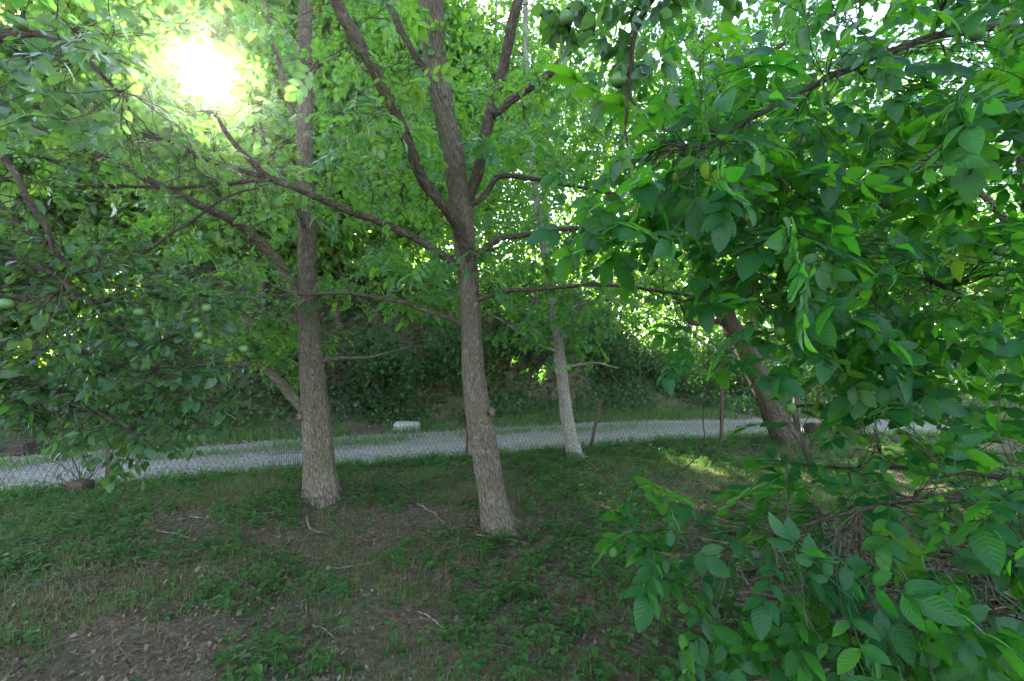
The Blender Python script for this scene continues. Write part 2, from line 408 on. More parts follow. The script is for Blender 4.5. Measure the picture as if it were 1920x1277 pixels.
def compound(pairs, L, hi=True, seed=0, lo=False):
    """walnut leaf: rachis with pairs of leaflets and a terminal one; hangs a little"""
    r = np.random.default_rng(seed); g = Geo(); rows = 7 if hi else (4 if not lo else 3)
    T = lambda s: s
    def rp(t): return np.array([.02*math.sin(t*3+seed)*L/.3, t*L, -.22*L*t*t])
    pts = np.array([rp(t) for t in np.linspace(0, 1, 5)])
    if not lo: tube(g, pts, np.linspace(.0026, .0012, 5), 3, 0., cap=False)
    if g.n: g.uv[-1] = np.tile([.5, .17], (len(g.uv[-1]), 1))
    for i in range(pairs):
        t = .34+.58*i/max(1, pairs-1)
        for sgn in (-1, 1):
            sz = (.075+.045*i/pairs)*(L/.26)*r.uniform(.85, 1.15)
            b = blade(sz, sz*r.uniform(.48, .56), rows, r.uniform(.1, .35), r.uniform(.05, .3), 'walnut', .012 if hi else 0)
            dr = np.array([sgn*math.sin(1.05-.12*i), math.cos(1.05-.12*i), r.uniform(-.35, .05)])
            place_tpl(g, b, rp(t+r.uniform(-.03, .03)), dr, np.array([sgn*r.uniform(-.1, .3), r.uniform(-.1, .2), 1.]), 1.)
    sz = .14*(L/.26)*r.uniform(.9, 1.15)
    b = blade(sz, sz*r.uniform(.5, .58), rows, .25, r.uniform(.1, .35), 'walnut', .012 if hi else 0)
    place_tpl(g, b, rp(1), np.array([r.uniform(-.2, .2), 1, -.4]), np.array([r.uniform(-.2, .2), .3, 1.]), 1.)
    return np.concatenate(g.v), np.concatenate(g.f), np.concatenate(g.uv)
def single(L, Wd, hi, seed):
    r = np.random.default_rng(seed); g = Geo(); st = .022
    tube(g, np.array([[0, 0, 0], [0, st*.5, .002], [0, st, 0]]), [.0011]*3, 3, 0., cap=False); g.uv[-1] = np.tile([.5, .17], (len(g.uv[-1]), 1))
    b = blade(L, Wd, 6 if hi else 4, r.uniform(.1, .45), r.uniform(0, .4), 'apple', .015 if hi else 0)
    place_tpl(g, b, (0, st, 0), (r.uniform(-.1, .1), 1, r.uniform(-.3, .1)), (r.uniform(-.2, .2), 0, 1.), 1.)
    return np.concatenate(g.v), np.concatenate(g.f), np.concatenate(g.uv)
WAL_HI = [compound(p, L, True, i) for i, (p, L) in enumerate([(2, .24), (3, .27), (3, .25), (3, .29), (2, .26), (4, .30)])]
WAL_XLO = [compound(p, L, False, i, True) for i, (p, L) in enumerate([(2, .24), (3, .27), (3, .25), (3, .29), (2, .26), (4, .30)])]
WAL_LO = [compound(p, L, False, i) for i, (p, L) in enumerate([(2, .24), (3, .27), (3, .25), (3, .29), (2, .26), (4, .30)])]
APP_HI = [single(L, w, True, i) for i, (L, w) in enumerate([(.075, .05), (.07, .042), (.085, .052), (.06, .042), (.08, .048)])]
APP_LO = [single(L, w, False, i) for i, (L, w) in enumerate([(.075, .05), (.07, .042), (.085, .052), (.06, .042), (.08, .048)])]
DIA = (np.array([[0, 0, 0], [-.27, .5, .07], [0, 1, -.12], [.27, .5, .07]], float), np.array([[0, 3, 1], [1, 3, 2]]), np.array([[0, 0], [-1, .5], [0, 1], [1, .5]], float))

_tplmesh = {}
def tpl_mesh(kind, k, tpl, mat):
    key = (kind, k, mat.name)
    if key not in _tplmesh:
        g = Geo(); g.add(tpl[0], tpl[1], tpl[2], 0.); _tplmesh[key] = g.mesh('leaf', mat)
    return _tplmesh[key]

# ------------------------------------------------------------------ trees
def sun_angle(P):
    d = norm(P-np.array([0, 0, CAMZ])); return np.degrees(np.arccos(np.clip(d@SUN, -1, 1)))
TRUNK_LINES = []      # (pixel polyline, depth) of trunks the photograph shows unhidden
def seg_dist(px, py, line):
    best = np.full(px.shape, 1e9)
    for (x0, y0), (x1, y1) in zip(line[:-1], line[1:]):
        dx, dy = x1-x0, y1-y0; t = np.clip(((px-x0)*dx+(py-y0)*dy)/(dx*dx+dy*dy), 0, 1)
        best = np.minimum(best, np.hypot(px-x0-t*dx, py-y0-t*dy))
    return best
def prune(P, windows=(), trunk_keep=.12, halo=3.9):
    """True where foliage may grow: open lane to the sun, free trunks, gaps through which the track shows"""
    px, py = proj(P); keep = np.ones(len(P), bool); rn = RNG.random(len(P))
    a = sun_angle(P); keep &= ~((a < 2.55) | ((a < halo) & (rn < .6*(1-(a-2.55)/(halo-2.55)))))
    for line, dep, wid in TRUNK_LINES:
        d = seg_dist(px, py, line); keep &= ~((d < wid) & (P[:, 1] < dep) & (rn > trunk_keep))
    for x0, y0, x1, y1, q in windows:
        keep &= ~((px > x0) & (px < x1) & (py > y0) & (py < y1) & (P[:, 1] > .2) & (rn < q))
    keep &= P[:, 2] > terrain(P[:, 0], P[:, 1])+.12
    keep &= np.linalg.norm(P-np.array([0, 0, CAMZ]), axis=1) > .75
    return keep
def blob(c, r, n, shell=.25):
    d = norm(RNG.normal(size=(n, 3))); q = (shell+(1-shell)*RNG.random(n)**.45)
    return np.asarray(c)+d*q[:, None]*np.asarray(r)
class Skel:
    def __init__(s): s.p = np.zeros((200000, 3)); s.d = np.zeros((200000, 3)); s.r = np.zeros(200000); s.n = 0
    def add(s, P, rad):
        m = len(P); s.p[s.n:s.n+m] = P; s.d[s.n:s.n+m] = norm(np.gradient(P, axis=0)); s.r[s.n:s.n+m] = rad; s.n += m
def grow(sk, A, maxr=.02, up=.10, droop=0.0, jit=.05, maxd=2.2):
    """lead a twig from the existing wood to every attractor"""
    D0 = np.array([np.min(np.linalg.norm(sk.p[:sk.n]-a, axis=1)) for a in A]); paths = []
    for k in np.argsort(D0):
        a = A[k]; v = a-sk.p[:sk.n]; d = np.linalg.norm(v, axis=1)+1e-6
        cosb = (v*sk.d[:sk.n]).sum(1)/d
        i = int(np.argmin(d*(1.25-.35*cosb)+.6*(sk.r[:sk.n] < .0025)))
        L = d[i]
        if L > maxd: continue
        p0 = sk.p[i].copy(); n = max(4, int(L/.07)); t = np.linspace(0, 1, n)[:, None]
        c = p0+sk.d[i]*.35*L+np.array([0, 0, up*L])+RNG.normal(size=3)*.1*L
        P = p0*(1-t)**2+2*c*t*(1-t)+a*t*t
        w = np.cumsum(RNG.normal(size=(n, 3))*jit*L/n**.5, axis=0)*np.sin(np.pi*t)
        P = P+w; P[:, 2] -= droop*L*(t[:, 0]**2)
        r0 = min(sk.r[i]*.75, .0025+.011*L, maxr); rad = r0+(.0016-r0)*t[:, 0]**.8
        if sun_angle(P).min() < 3.0: continue
        sk.add(P[1:], rad[1:]); paths.append((P, rad))
    return paths
def leaf_frames(paths, per, spread, tail, droop, size, up_n=1.0, nrand=.6):
    pos = []; dr = []
    for P, rad in paths:
        n = len(P); k0 = int(n*(1-tail)); T = norm(np.gradient(P, axis=0))
        m = max(2, int(per*max(.45, min(1.6, (n-k0)/6))))
        idx = np.minimum(n-1, (k0+(n-k0)*RNG.random(m)**.75).astype(int)); idx[:2] = n-1
        pos.append(P[idx]); dr.append(T[idx])
    pos = np.concatenate(pos); dr = np.concatenate(dr); m = len(pos)
    rd = RNG.normal(size=(m, 3)); rd[:, 2] *= .55
    d = norm(dr*.45+norm(rd)*spread+np.array([0, 0, -droop]))
    nn = norm(np.array([0, 0, up_n])+RNG.normal(size=(m, 3))*nrand)
    x = norm(np.cross(d, nn)); z = np.cross(x, d)
    sc = size*RNG.uniform(.65, 1.15, m)
    return pos, np.stack([x, d, z], 2)*sc[:, None, None], RNG.random(m)
def bark_disp(amp, seed, flare=None):
    def f(th, L):
        c = np.cos(th)*3+10; s_ = np.sin(th)*3+10
        n1 = (vn(c*1.6+seed+L*1.1, s_*1.6+L*1.3)-.5)*.16
        rid = (vn(c*7+seed, s_*7+L*4.2)-.5)*amp+(vn(c*15+seed, s_*15+L*11)-.5)*amp*.6
        o = n1+rid
        if flare is not None: o = o+flare*np.exp(-L/.13)*(1+.9*np.sin(th*3+seed)+.7*np.sin(th*5+seed*2)+.4*np.sin(th*8+seed*3))
        return o
    return f

def make_tree(name, base, label, trunk, limbs, blobs, kind, mats, leaf_size, per, windows=(), n_obj=300, group=None, seg=40,
              maxr=.02, droop=.2, up=.1, tail=.55, trunk_mat='bark', twig_mat='twig', twig_seg=4, flare=.22, extra=None, branch_mat=None, amp=.09, tdroop=0., maxd=2.2, bare=()):
    base = np.asarray(base, float)
    root = thing(name, tuple(base), label, 'tree', group)
    sk = Skel()
    P, r = smooth_path([p for p, _ in trunk], [q for _, q in trunk], .03 if seg > 20 else .12)
    g = Geo(); tube(g, P, r, seg, .5, bark_disp(amp, base[0]*3+1, flare)); g.obj('trunk', M[trunk_mat], root)
    k = max(1, len(P)//60); sk.add(P[len(P)//5::k], r[len(P)//5::k])
    for li in limbs:
        P, r = smooth_path([p for p, _ in li], [q for _, q in li], .03 if seg > 20 else .12)
        w = np.cumsum(RNG.normal(size=P.shape)*.0022, axis=0); w -= np.linspace(0, 1, len(P))[:, None]*w[-1]
        P = P+w
        r = r*.86; g = Geo(); tube(g, P, r, 14 if seg > 20 else 6, .5, bark_disp(amp*.7, P[0][0]*5)); g.obj('branch', M[branch_mat or trunk_mat], root)
        k = max(1, int(.08/.03)) if seg > 20 else 1; sk.add(P[2::k], r[2::k])
    A = np.concatenate([blob(c, rr, n) for c, rr, n in blobs]); A = A[prune(A, windows)]
    paths = grow(sk, A, maxr, up, tdroop, .10, maxd)
    g = Geo()
    for P, r in paths: tube(g, P, r, twig_seg, .5, cap=False)
    if bare:
        B = np.concatenate([blob(c, rr, n) for c, rr, n in bare]); B = B[prune(B, windows)]
        for P, r in grow(sk, B, .009, .05, .1, .16, 1.6): tube(g, P, r, twig_seg, .5, cap=False)
    if paths: g.obj('twigs', M[twig_mat], root, kind='stuff')
    pos, mats_, tint = leaf_frames(paths, per, 1.0, tail, droop, leaf_size)
    k = prune(pos, windows, .2); pos, mats_, tint = pos[k], mats_[k], tint[k]
    hi, lo = (WAL_HI, WAL_LO) if kind == 'walnut' else (APP_HI, APP_LO)
    var = RNG.integers(0, len(hi), len(pos))
    px, py = proj(pos); vis = (px > -40) & (px < 1960) & (py > -40) & (py < 1317) & (pos[:, 1] > .1)
    dist = np.linalg.norm(pos-np.array([0, 0, CAMZ]), axis=1)
    score = np.where(vis, np.linalg.norm(mats_[:, :, 0], axis=1)/dist, 0)
    order = np.argsort(-score); top = [i for i in order[:n_obj] if score[i] > 0]
    mat = M[mats]
    rest = np.ones(len(pos), bool); rest[top] = False
    for i in top:
        o = bpy.data.objects.new('leaf', tpl_mesh(kind, int(var[i]), hi[var[i]], mat)); COL.objects.link(o); o.parent = root
        mm = Matrix([list(mats_[i][r_])+[pos[i][r_]-base[r_]] for r_ in range(3)]+[[0, 0, 0, 1]])
        o.matrix_basis = mm
    g = Geo()
    for v in range(len(hi)):
        s_ = rest & (var == v); near = s_ & (dist < 1.9)
        g.inst(hi[v] if kind == 'apple' else hi[v], pos[near], mats_[near], tint[near])
        s_ &= ~near; fr = s_ & (dist > 4.4) if kind == 'walnut' else s_ & False
        g.inst(WAL_XLO[v], pos[fr], mats_[fr], tint[fr]); s_ &= ~fr
        g.inst(lo[v], pos[s_], mats_[s_], tint[s_])
    if g.n: g.obj('crown', mat, root, kind='stuff')
    return root, sk, (pos, mats_)

def PX(lst, y):    # (px, py, width_px[, depth]) -> (point, radius)
    o = []
    for q in lst:
        d = q[3] if len(q) > 3 else y
        o.append((at(q[0], q[1], d), q[2]*.5/F*d))
    return o
# what the photograph leaves open
ROADGAP = (395, 790, 1190, 905, .95)
BANKGAP = (610, 640, 1040, 800, .85)
GROUNDGAP = (0, 905, 1090, 1277, 1.0)
RIGHTGAP = (1090, 700, 1480, 850, .70)
WIN = [ROADGAP, BANKGAP, GROUNDGAP]

LC = [(935, 995), (905, 830), (885, 640), (872, 480), (850, 290), (815, 100), (808, 0)]
LL = [(605, 940), (590, 760), (576, 560), (574, 400), (572, 0)]
LT = [(1077, 858), (1058, 740), (1042, 610)]
TRUNK_LINES += [(LC, 3.7, 40), (LL, 4.4, 34), (LT, 6.1, 24), ([(868, 470), (755, 250), (640, 20)], 2.7, 24), ([(895, 320), (925, 190), (970, 0)], 3.0, 20)]

# centre walnut
trunk = PX([(942, 1004, 62, 3.88), (936, 985, 58), (926, 940, 52), (915, 880, 50), (904, 820, 49), (895, 760, 46), (888, 700, 42), (885, 640, 38), (881, 560, 38), (874, 480, 38), (867, 410, 40, 3.75),
            (860, 360, 38, 3.65), (850, 290, 38, 3.5), (829, 190, 39, 3.3), (816, 100, 42, 3.15), (808, 0, 44, 3.0), (800, -150, 40, 2.9), (800, -420, 30, 2.9)], 3.88)
limbs = [PX([(876, 490, 24), (862, 440, 25, 3.7), (838, 395, 24, 3.5), (792, 335, 25, 3.3), (757, 250, 26, 3.1), (722, 170, 27, 2.95), (682, 90, 28, 2.8), (640, 15, 28, 2.7), (610, -60, 26, 2.6), (560, -220, 20, 2.5)], 3.85),
         PX([(868, 400, 26, 3.75), (892, 330, 26, 3.7), (905, 250, 25, 3.65), (925, 185, 24, 3.6), (946, 105, 22, 3.5), (966, 15, 22, 3.4), (985, -80, 18, 3.3), (1010, -260, 12, 3.3)], 3.8),
         PX([(922, 215, 18, 3.6), (955, 190, 18), (990, 165, 18), (1030, 138, 17), (1070, 95, 13), (1120, 60, 10), (1200, 10, 7)], 3.6),
         PX([(828, 195, 16, 3.32), (806, 140, 15), (775, 95, 14), (745, 40, 13), (720, -20, 12), (690, -120, 9)], 3.3),
         PX([(868, 505, 20), (845, 488, 18, 3.8), (800, 456, 17, 3.7), (740, 425, 17, 3.6), (640, 386, 16, 3.4), (560, 352, 16, 3.2), (505, 332, 15, 3.1), (470, 300, 13, 3.0), (432, 258, 11, 2.95), (405, 215, 8, 2.9)], 3.88),
         PX([(510, 334, 10, 3.1), (430, 345, 9, 3.1), (340, 355, 8, 3.05), (230, 350, 7, 3.0), (120, 352, 5, 2.95)], 3.1),
         PX([(545, 348, 10, 3.2), (420, 305, 12, 3.0), (320, 265, 11, 2.8), (200, 225, 9, 2.7), (90, 170, 6, 2.6)], 3.1),
         PX([(872, 505, 18), (905, 470, 15), (940, 447, 13), (990, 440, 12), (1060, 430, 10), (1150, 425, 9), (1250, 421, 8), (1330, 425, 5)], 3.85),
         PX([(868, 392, 14, 3.75), (905, 372, 12), (938, 332, 12), (1000, 336, 10), (1080, 350, 9), (1160, 365, 6)], 3.7),
         PX([(882, 568, 14), (940, 548, 10), (1020, 543, 9), (1120, 536, 9), (1230, 546, 7), (1330, 560, 5)], 3.85),
         PX([(880, 612, 14), (845, 597, 12), (790, 580, 11), (740, 565, 10), (660, 553, 8), (560, 553, 7), (470, 560, 4)], 3.85)]
bl = [((-.3, 3.4, 4.6), (2.0, 1.3, 1.5), 110), ((.9, 3.7, 3.6), (1.2, .9, .7), 80), ((-1.2, 3.4, 3.1), (1.4, .7, .55), 90),
      ((-.65, 4.0, 2.2), (.8, .6, .32), 55), ((.9, 4.2, 2.3), (.9, .5, .4), 50), ((-2.3, 2.7, 3.1), (1.0, .6, .6), 60), ((.2, 4.9, 3.4), (1.3, .5, .9), 70)]
rootC, _, _ = make_tree('walnut_tree', at(940, 992, 3.88)*np.array([1, 1, 0]), 'forked grey walnut tree leaning left in the middle of the orchard floor', trunk, limbs, bl, 'walnut', 'mid', .66, 7, WIN, bare=[((-1.5, 3.2, 3.2), (1.4, .6, .8), 190), ((.3, 3.6, 4.0), (1.4, .6, 1.0), 140), ((-.6, 3.9, 2.2), (.9, .4, .4), 30), ((1.0, 3.9, 2.5), (.8, .4, .5), 40)],
          branch_mat='bark_dark')
# left walnut
trunk = PX([(608, 944, 60, 4.6), (604, 915, 57), (598, 850, 53), (591, 770, 48), (585, 690, 44), (580, 630, 41), (577, 560, 35), (576, 450, 32), (573, 350, 29), (571, 250, 27), (571, 100, 25), (574, -20, 23), (580, -260, 18)], 4.6)
limbs = [PX([(580, 775, 26), (556, 752, 24), (530, 722, 21), (508, 700, 19), (480, 686, 15), (440, 682, 11), (400, 680, 7)], 4.58),
         PX([(577, 600, 24), (550, 545, 24, 4.5), (524, 492, 25, 4.4), (480, 441, 22, 4.2), (430, 405, 19, 4.0), (376, 379, 17, 3.8), (300, 345, 15, 3.6), (225, 312, 14, 3.4), (150, 275, 12, 3.2), (68, 244, 10, 3.0), (-20, 190, 7, 2.9)], 4.6),
         PX([(580, 650, 16), (555, 615, 13), (520, 590, 11), (470, 570, 9), (380, 560, 6)], 4.55),
         PX([(588, 690, 12), (620, 672, 8), (700, 668, 6), (770, 650, 4)], 4.6),
         PX([(575, 440, 12), (560, 395, 11, 4.4), (540, 340, 10, 4.2), (505, 280, 8, 4.1), (490, 240, 6, 4)], 4.6),
         PX([(572, 160, 14), (600, 120, 12), (650, 118, 10, 4.4), (730, 150, 7, 4.3)], 4.6),
         PX([(572, 260, 12), (545, 190, 11), (515, 90, 9), (490, -20, 8)], 4.6)]
bl = [((-2.2, 4.6, 5.2), (1.7, 1.4, 1.6), 230), ((-2.7, 4.2, 3.2), (1.5, 1.1, .8), 150), ((-2.7, 4.3, 2.1), (1.0, .8, .45), 90), ((-1.2, 5.2, 2.3), (.9, .6, .5), 70), ((-2.4, 4.8, 1.55), (.8, .5, .35), 75), ((-1.1, 5.0, 3.6), (1.0, .8, .9), 90)]
rootL, _, _ = make_tree('walnut_tree', at(606, 938, 4.6)*np.array([1, 1, 0]), 'upright grey walnut tree with a sawn-off low limb, standing beside the fence wire panel', trunk, limbs, bl, 'walnut', 'mid', .58, 7, WIN, bare=[((-2.6, 4.0, 3.2), (1.4, .6, .9), 190), ((-2.2, 4.3, 2.2), (.9, .5, .5), 80)])
def knot(root, c, r, face, mat='bark'):
    face = norm(np.asarray(face, float)); a = norm(np.cross(face, [0, 0, 1.])); b = np.cross(face, a); g = Geo(); th = np.linspace(0, 2*np.pi, 15)
    P = c+r*(np.cos(th)[:, None]*a*.85+np.sin(th)[:, None]*b*1.1); tube(g, P, r*.32*(1+.2*np.sin(th*3)), 7, .5, cap=False); o = g.obj('knot', M[mat], root)
    g = Geo(); n = 14; ring = [c+face*.004+r*.95*(math.cos(t)*a*.85+math.sin(t)*b*1.1) for t in np.linspace(0, 2*np.pi, n, endpoint=False)]
    g.add(np.array(ring+[c-face*r*.15]), np.array([(k, (k+1) % n, n) for k in range(n)])); g.obj('cut_face', M['cut'], o)
knot(rootL, at(570, 777, 4.6)+np.array([.0, -.105, 0]), .032, (-.25, -1, .15))
knot(rootC, at(893, 676, 3.88)+np.array([0, -.085, 0]), .020, (.1, -1, .1))
knot(rootC, at(923, 770, 3.88)+np.array([.0, -.07, 0]), .030, (.75, -.7, .2))
# thin pale tree
trunk = PX([(1080, 862, 32, 6.25), (1076, 850, 27), (1066, 800, 23), (1058, 740, 22), (1050, 670, 21), (1042, 610, 17), (1028, 510, 14), (1008, 390, 13), (992, 240, 12), (986, 100, 10), (985, -60, 8)], 6.25)
limbs = [PX([(1048, 660, 8), (1000, 640, 6), (940, 600, 5), (900, 580, 3)], 6.2), PX([(1040, 600, 8), (1090, 570, 6), (1150, 560, 5), (1220, 580, 3)], 6.2),
         PX([(1030, 520, 8), (1080, 470, 6), (1140, 420, 4)], 6.2), PX([(1052, 690, 6), (1110, 680, 5), (1160, 690, 3)], 6.2)]
bl = [((.5, 6.1, 2.0), (1.0, .8, .55), 130), ((.5, 6.3, 3.3), (1.2, .9, .9), 130), ((.4, 6.3, 5.2), (1.2, 1.0, 1.3), 120), ((.5, 6.2, 1.5), (.8, .5, .35), 80)]
make_tree('young_walnut_tree', at(1077, 853, 6.25)*np.array([1, 1, 0]), 'thin pale-barked young walnut tree bending left beside the leaning fence post', trunk, limbs, bl, 'walnut', 'mid', .52, 7, [BANKGAP[:4]+(.5,), ROADGAP], trunk_mat='bark_pale', twig_mat='twig', seg=24)
# right leaning walnut
trunk = PX([(1482, 840, 54, 7.1), (1470, 815, 45), (1445, 765, 40), (1415, 695, 36), (1388, 640, 33), (1355, 585, 28), (1325, 520, 28), (1310, 430, 24), (1318, 300, 22), (1335, 180, 18), (1300, 60, 14), (1290, -80, 10)], 7.1)
limbs = [PX([(1390, 642, 20), (1372, 590, 17), (1350, 540, 15), (1320, 500, 12), (1270, 450, 9)], 7.05), PX([(1345, 560, 18), (1400, 470, 14), (1460, 380, 11), (1540, 300, 8)], 7.1),
         PX([(1360, 600, 14), (1300, 605, 12), (1270, 560, 9), (1200, 520, 6)], 7.1), PX([(1318, 300, 14), (1360, 230, 11), (1420, 170, 8)], 7.1), PX([(1318, 330, 12), (1270, 250, 9), (1240, 160, 7)], 7.1)]
bl = [((3.5, 7.0, 3.1), (2.0, 1.3, 1.0), 190), ((3.2, 7.0, 5.2), (2.2, 1.5, 1.5), 190), ((4.6, 6.8, 2.1), (1.4, .8, .5), 70), ((2.2, 7.2, 2.3), (.9, .6, .4), 50)]
make_tree('walnut_tree', at(1472, 828, 7.1)*np.array([1, 1, 0]), 'thick brown walnut tree leaning left in front of the gravel track at the wooden post', trunk, limbs, bl, 'walnut', 'mid', .66, 7, [RIGHTGAP[:4]+(.8,)], seg=30, trunk_mat='bark_dark')

b3 = np.array([6.4, 5.2, 0.])
trunk = [(b3+np.array([0, 0, -.1]), .17), (b3+np.array([-.1, 0, 1.2]), .14), (b3+np.array([-.3, 0, 2.6]), .12), (b3+np.array([-.5, .1, 4.4]), .08), (b3+np.array([-.5, .2, 6.4]), .02)]
limbs = [[(b3+np.array([-.25, 0, 2.3]), .06), (np.array([5.2, 5.1, 3.3]), .04), (np.array([4.0, 5.0, 3.9]), .025), (np.array([2.9, 4.9, 4.3]), .012)],
         [(b3+np.array([-.4, 0, 3.2]), .06), (np.array([5.2, 4.8, 4.4]), .04), (np.array([4.2, 4.5, 5.3]), .02)],
         [(b3+np.array([-.2, 0, 1.9]), .05), (np.array([5.3, 5.4, 2.5]), .03), (np.array([4.3, 5.5, 2.6]), .012)]]
make_tree('walnut_tree', b3, 'walnut tree whose high yellow-green leaves fill the upper right, behind the nut-bearing boughs', trunk, limbs,
          [((4.3, 5.0, 4.2), (1.9, 1.1, 1.3), 160), ((4.6, 5.2, 2.6), (1.1, .7, .5), 70), ((2.6, 5.2, 4.8), (1.1, .8, .8), 60)], 'walnut', 'mid', .8, 6, [RIGHTGAP[:4]+(.8,)], seg=24)

# big walnut at the right edge of the picture: trunk outside, low boughs in view
def PXr(lst): return [(at(a, b, d), w) for a, b, d, w in lst]
b0 = np.array([4.3, 2.3, 0.])
trunk = [(b0+np.array([0, 0, -.1]), .20), (b0+np.array([-.03, 0, .5]), .17), (b0+np.array([-.08, .05, 1.2]), .155), (b0+np.array([-.1, .1, 2.0]), .14), (b0+np.array([-.05, .1, 3.2]), .11), (b0+np.array([.1, .2, 5.0]), .07), (b0+np.array([.1, .2, 6.4]), .03)]
J = lambda z: b0+np.array([-.09, .08, z])
limbs = [[(J(1.5), .055), (at(2080, 660, 2.4), .035)]+PXr([(1920, 602, 2.35, .022), (1830, 562, 2.3, .017), (1750, 522, 2.25, .013), (1680, 504, 2.2, .010), (1560, 470, 2.1, .007)]),
         [(J(2.2), .06), (at(2000, 300, 2.4), .028)]+PXr([(1840, 230, 2.3, .018), (1700, 330, 2.2, .016), (1560, 400, 2.1, .012), (1440, 480, 2.0, .008), (1300, 560, 1.95, .005)]),
         [(J(2.9), .06), (at(1950, 60, 2.3), .027)]+PXr([(1780, 60, 2.1, .02), (1600, 120, 1.9, .017), (1450, 200, 1.8, .011), (1330, 270, 1.75, .007)]),
         [(J(1.1), .05), (at(2150, 860, 2.2), .032)]+PXr([(1960, 900, 2.1, .018), (1800, 885, 2.1, .013), (1660, 880, 2.1, .010), (1560, 880, 2.1, .008), (1430, 860, 2.15, .005)]),
         [(J(.8), .045), (at(2150, 1000, 1.9), .028)]+PXr([(1940, 960, 1.75, .016), (1760, 930, 1.65, .011), (1600, 960, 1.6, .008), (1420, 1000, 1.6, .005)]),
         [(J(1.9), .05), (at(1980, 460, 2.6), .036)]+PXr([(1790, 440, 2.7, .022), (1610, 550, 2.8, .013), (1510, 610, 2.8, .009), (1420, 628, 2.8, .0065), (1352, 680, 2.85, .0055), (1326, 760, 2.8, .0045), (1322, 835, 2.7, .004), (1268, 890, 2.6, .0035), (1205, 925, 2.5, .0022)]),
         [(J(3.2), .06), (at(1900, -60, 2.8), .04)]+PXr([(1700, -40, 2.9, .026), (1500, 60, 3.0, .018), (1340, 160, 3.0, .011), (1240, 260, 3.0, .006)]),
         [(J(2.5), .06), (at(2000, 180, 3.0), .04)]+PXr([(1850, 230, 3.4, .028), (1700, 290, 3.5, .022), (1560, 380, 3.6, .014), (1440, 430, 3.6, .008)])]
bl = [((2.0, 2.0, 2.3), (1.3, .6, .9), 185), ((1.35, 1.9, 2.0), (.95, .45, .7), 120), ((2.3, 2.1, 1.3), (1.1, .5, .6), 100), ((1.6, 1.45, .75), (.8, .3, .5), 95), ((1.0, 1.7, .75), (.6, .25, .35), 45), ((.8, 1.9, 2.3), (.5, .3, .5), 50), ((1.75, 1.85, 1.0), (.85, .3, .28), 38), ((.95, 1.6, .95), (.5, .2, .2), 14),
      ((2.2, 3.0, 3.3), (1.6, .8, 1.0), 150), ((1.8, 1.7, 3.0), (1.1, .4, .6), 50), ((2.6, 3.3, 2.0), (1.3, .5, .8), 90), ((3.6, 2.6, 5.0), (1.6, 1.6, 1.4), 60)]
FWIN = [(1330, 600, 1490, 845, .6), (1000, 560, 1200, 880, .97), (1200, 735, 1560, 840, .7), (0, 0, 1090, 1277, .985), (1500, 930, 1920, 1100, .5), (1080, 0, 1400, 120, .6), (1060, 860, 1180, 905, .9)]
rootF, skF, lfF = make_tree('walnut_tree', b0, 'low-branched walnut tree filling the right edge with big dark leaves and green nuts', trunk, limbs, bl, 'walnut', 'walnut', .80, 5, FWIN, maxr=.012, droop=.35, tail=.45, branch_mat='bark_dark', maxd=1.5)

# apple tree at the left edge: trunk outside, crown hanging into view
b1 = np.array([-4.2, 2.5, 0.])
trunk = [(b1+np.array([0, 0, -.1]), .15), (b1+np.array([.02, 0, .5]), .125), (b1+np.array([.06, 0, 1.1]), .115), (b1+np.array([.1, .05, 1.8]), .095), (b1+np.array([.05, .1, 2.7]), .07), (b1+np.array([0, .1, 3.8]), .03)]
J = lambda z: b1+np.array([.08, .03, z])
limbs = [[(J(1.2), .05)]+PXr([(-150, 640, 2.5, .04), (0, 698, 2.4, .022), (75, 722, 2.35, .018), (128, 752, 2.3, .015), (180, 773, 2.3, .012), (225, 797, 2.3, .008), (290, 840, 2.3, .005)]),
         [(J(1.7), .05)]+PXr([(-120, 440, 2.5, .04), (0, 480, 2.4, .028), (62, 492, 2.4, .024), (130, 530, 2.4, .019), (200, 585, 2.4, .016), (255, 640, 2.4, .013), (290, 672, 2.4, .009), (300, 780, 2.4, .005)]),
         [(J(2.1), .05)]+PXr([(-100, 230, 2.3, .035), (0, 302, 2.2, .020), (50, 370, 2.1, .016), (90, 430, 2.1, .013), (105, 480, 2.1, .010), (160, 530, 2.2, .007)]),
         [(J(1.5), .05)]+PXr([(-100, 640, 2.7, .03), (30, 655, 2.7, .017), (130, 650, 2.7, .014), (230, 690, 2.7, .011), (300, 740, 2.7, .009), (380, 800, 2.7, .005)]),
         [(J(2.4), .05)]+PXr([(-100, 300, 2.9, .035), (60, 430, 3.0, .020), (230, 475, 3.0, .014), (330, 430, 3.0, .011), (425, 370, 3.0, .008), (500, 345, 3., .004)]),
         [(J(2.6), .05)]+PXr([(-80, 100, 2.2, .03), (60, 60, 2.0, .016), (150, 100, 1.9, .011), (220, 170, 1.9, .007)]),
         [(J(1.8), .05)]+PXr([(-60, 560, 3.0, .03), (120, 560, 3.1, .02), (260, 560, 3.1, .014), (400, 560, 3.1, .009), (480, 600, 3.1, .004)])]
bl = [((-2.6, 2.5, 1.75), (1.1, .6, .55), 230), ((-2.1, 2.5, 1.3), (.75, .45, .45), 150), ((-2.9, 2.6, 2.6), (1.2, .8, .7), 130), ((-2.2, 2.2, 3.2), (1.1, .7, .6), 80), ((-3.4, 2.6, 3.6), (1.2, 1.0, .9), 70), ((-1.9, 3.0, 1.85), (.55, .4, .35), 60), ((-2.7, 2.4, 1.05), (.7, .4, .22), 45), ((-1.6, 1.5, 2.6), (.5, .3, .4), 22)]
AWIN = [(560, 560, 1920, 1277, 1.0), (0, 930, 560, 1277, 1.0), (0, 810, 120, 930, .7), (380, 800, 600, 930, .85), (440, 560, 620, 830, .7), (0, 870, 200, 930, .7)]
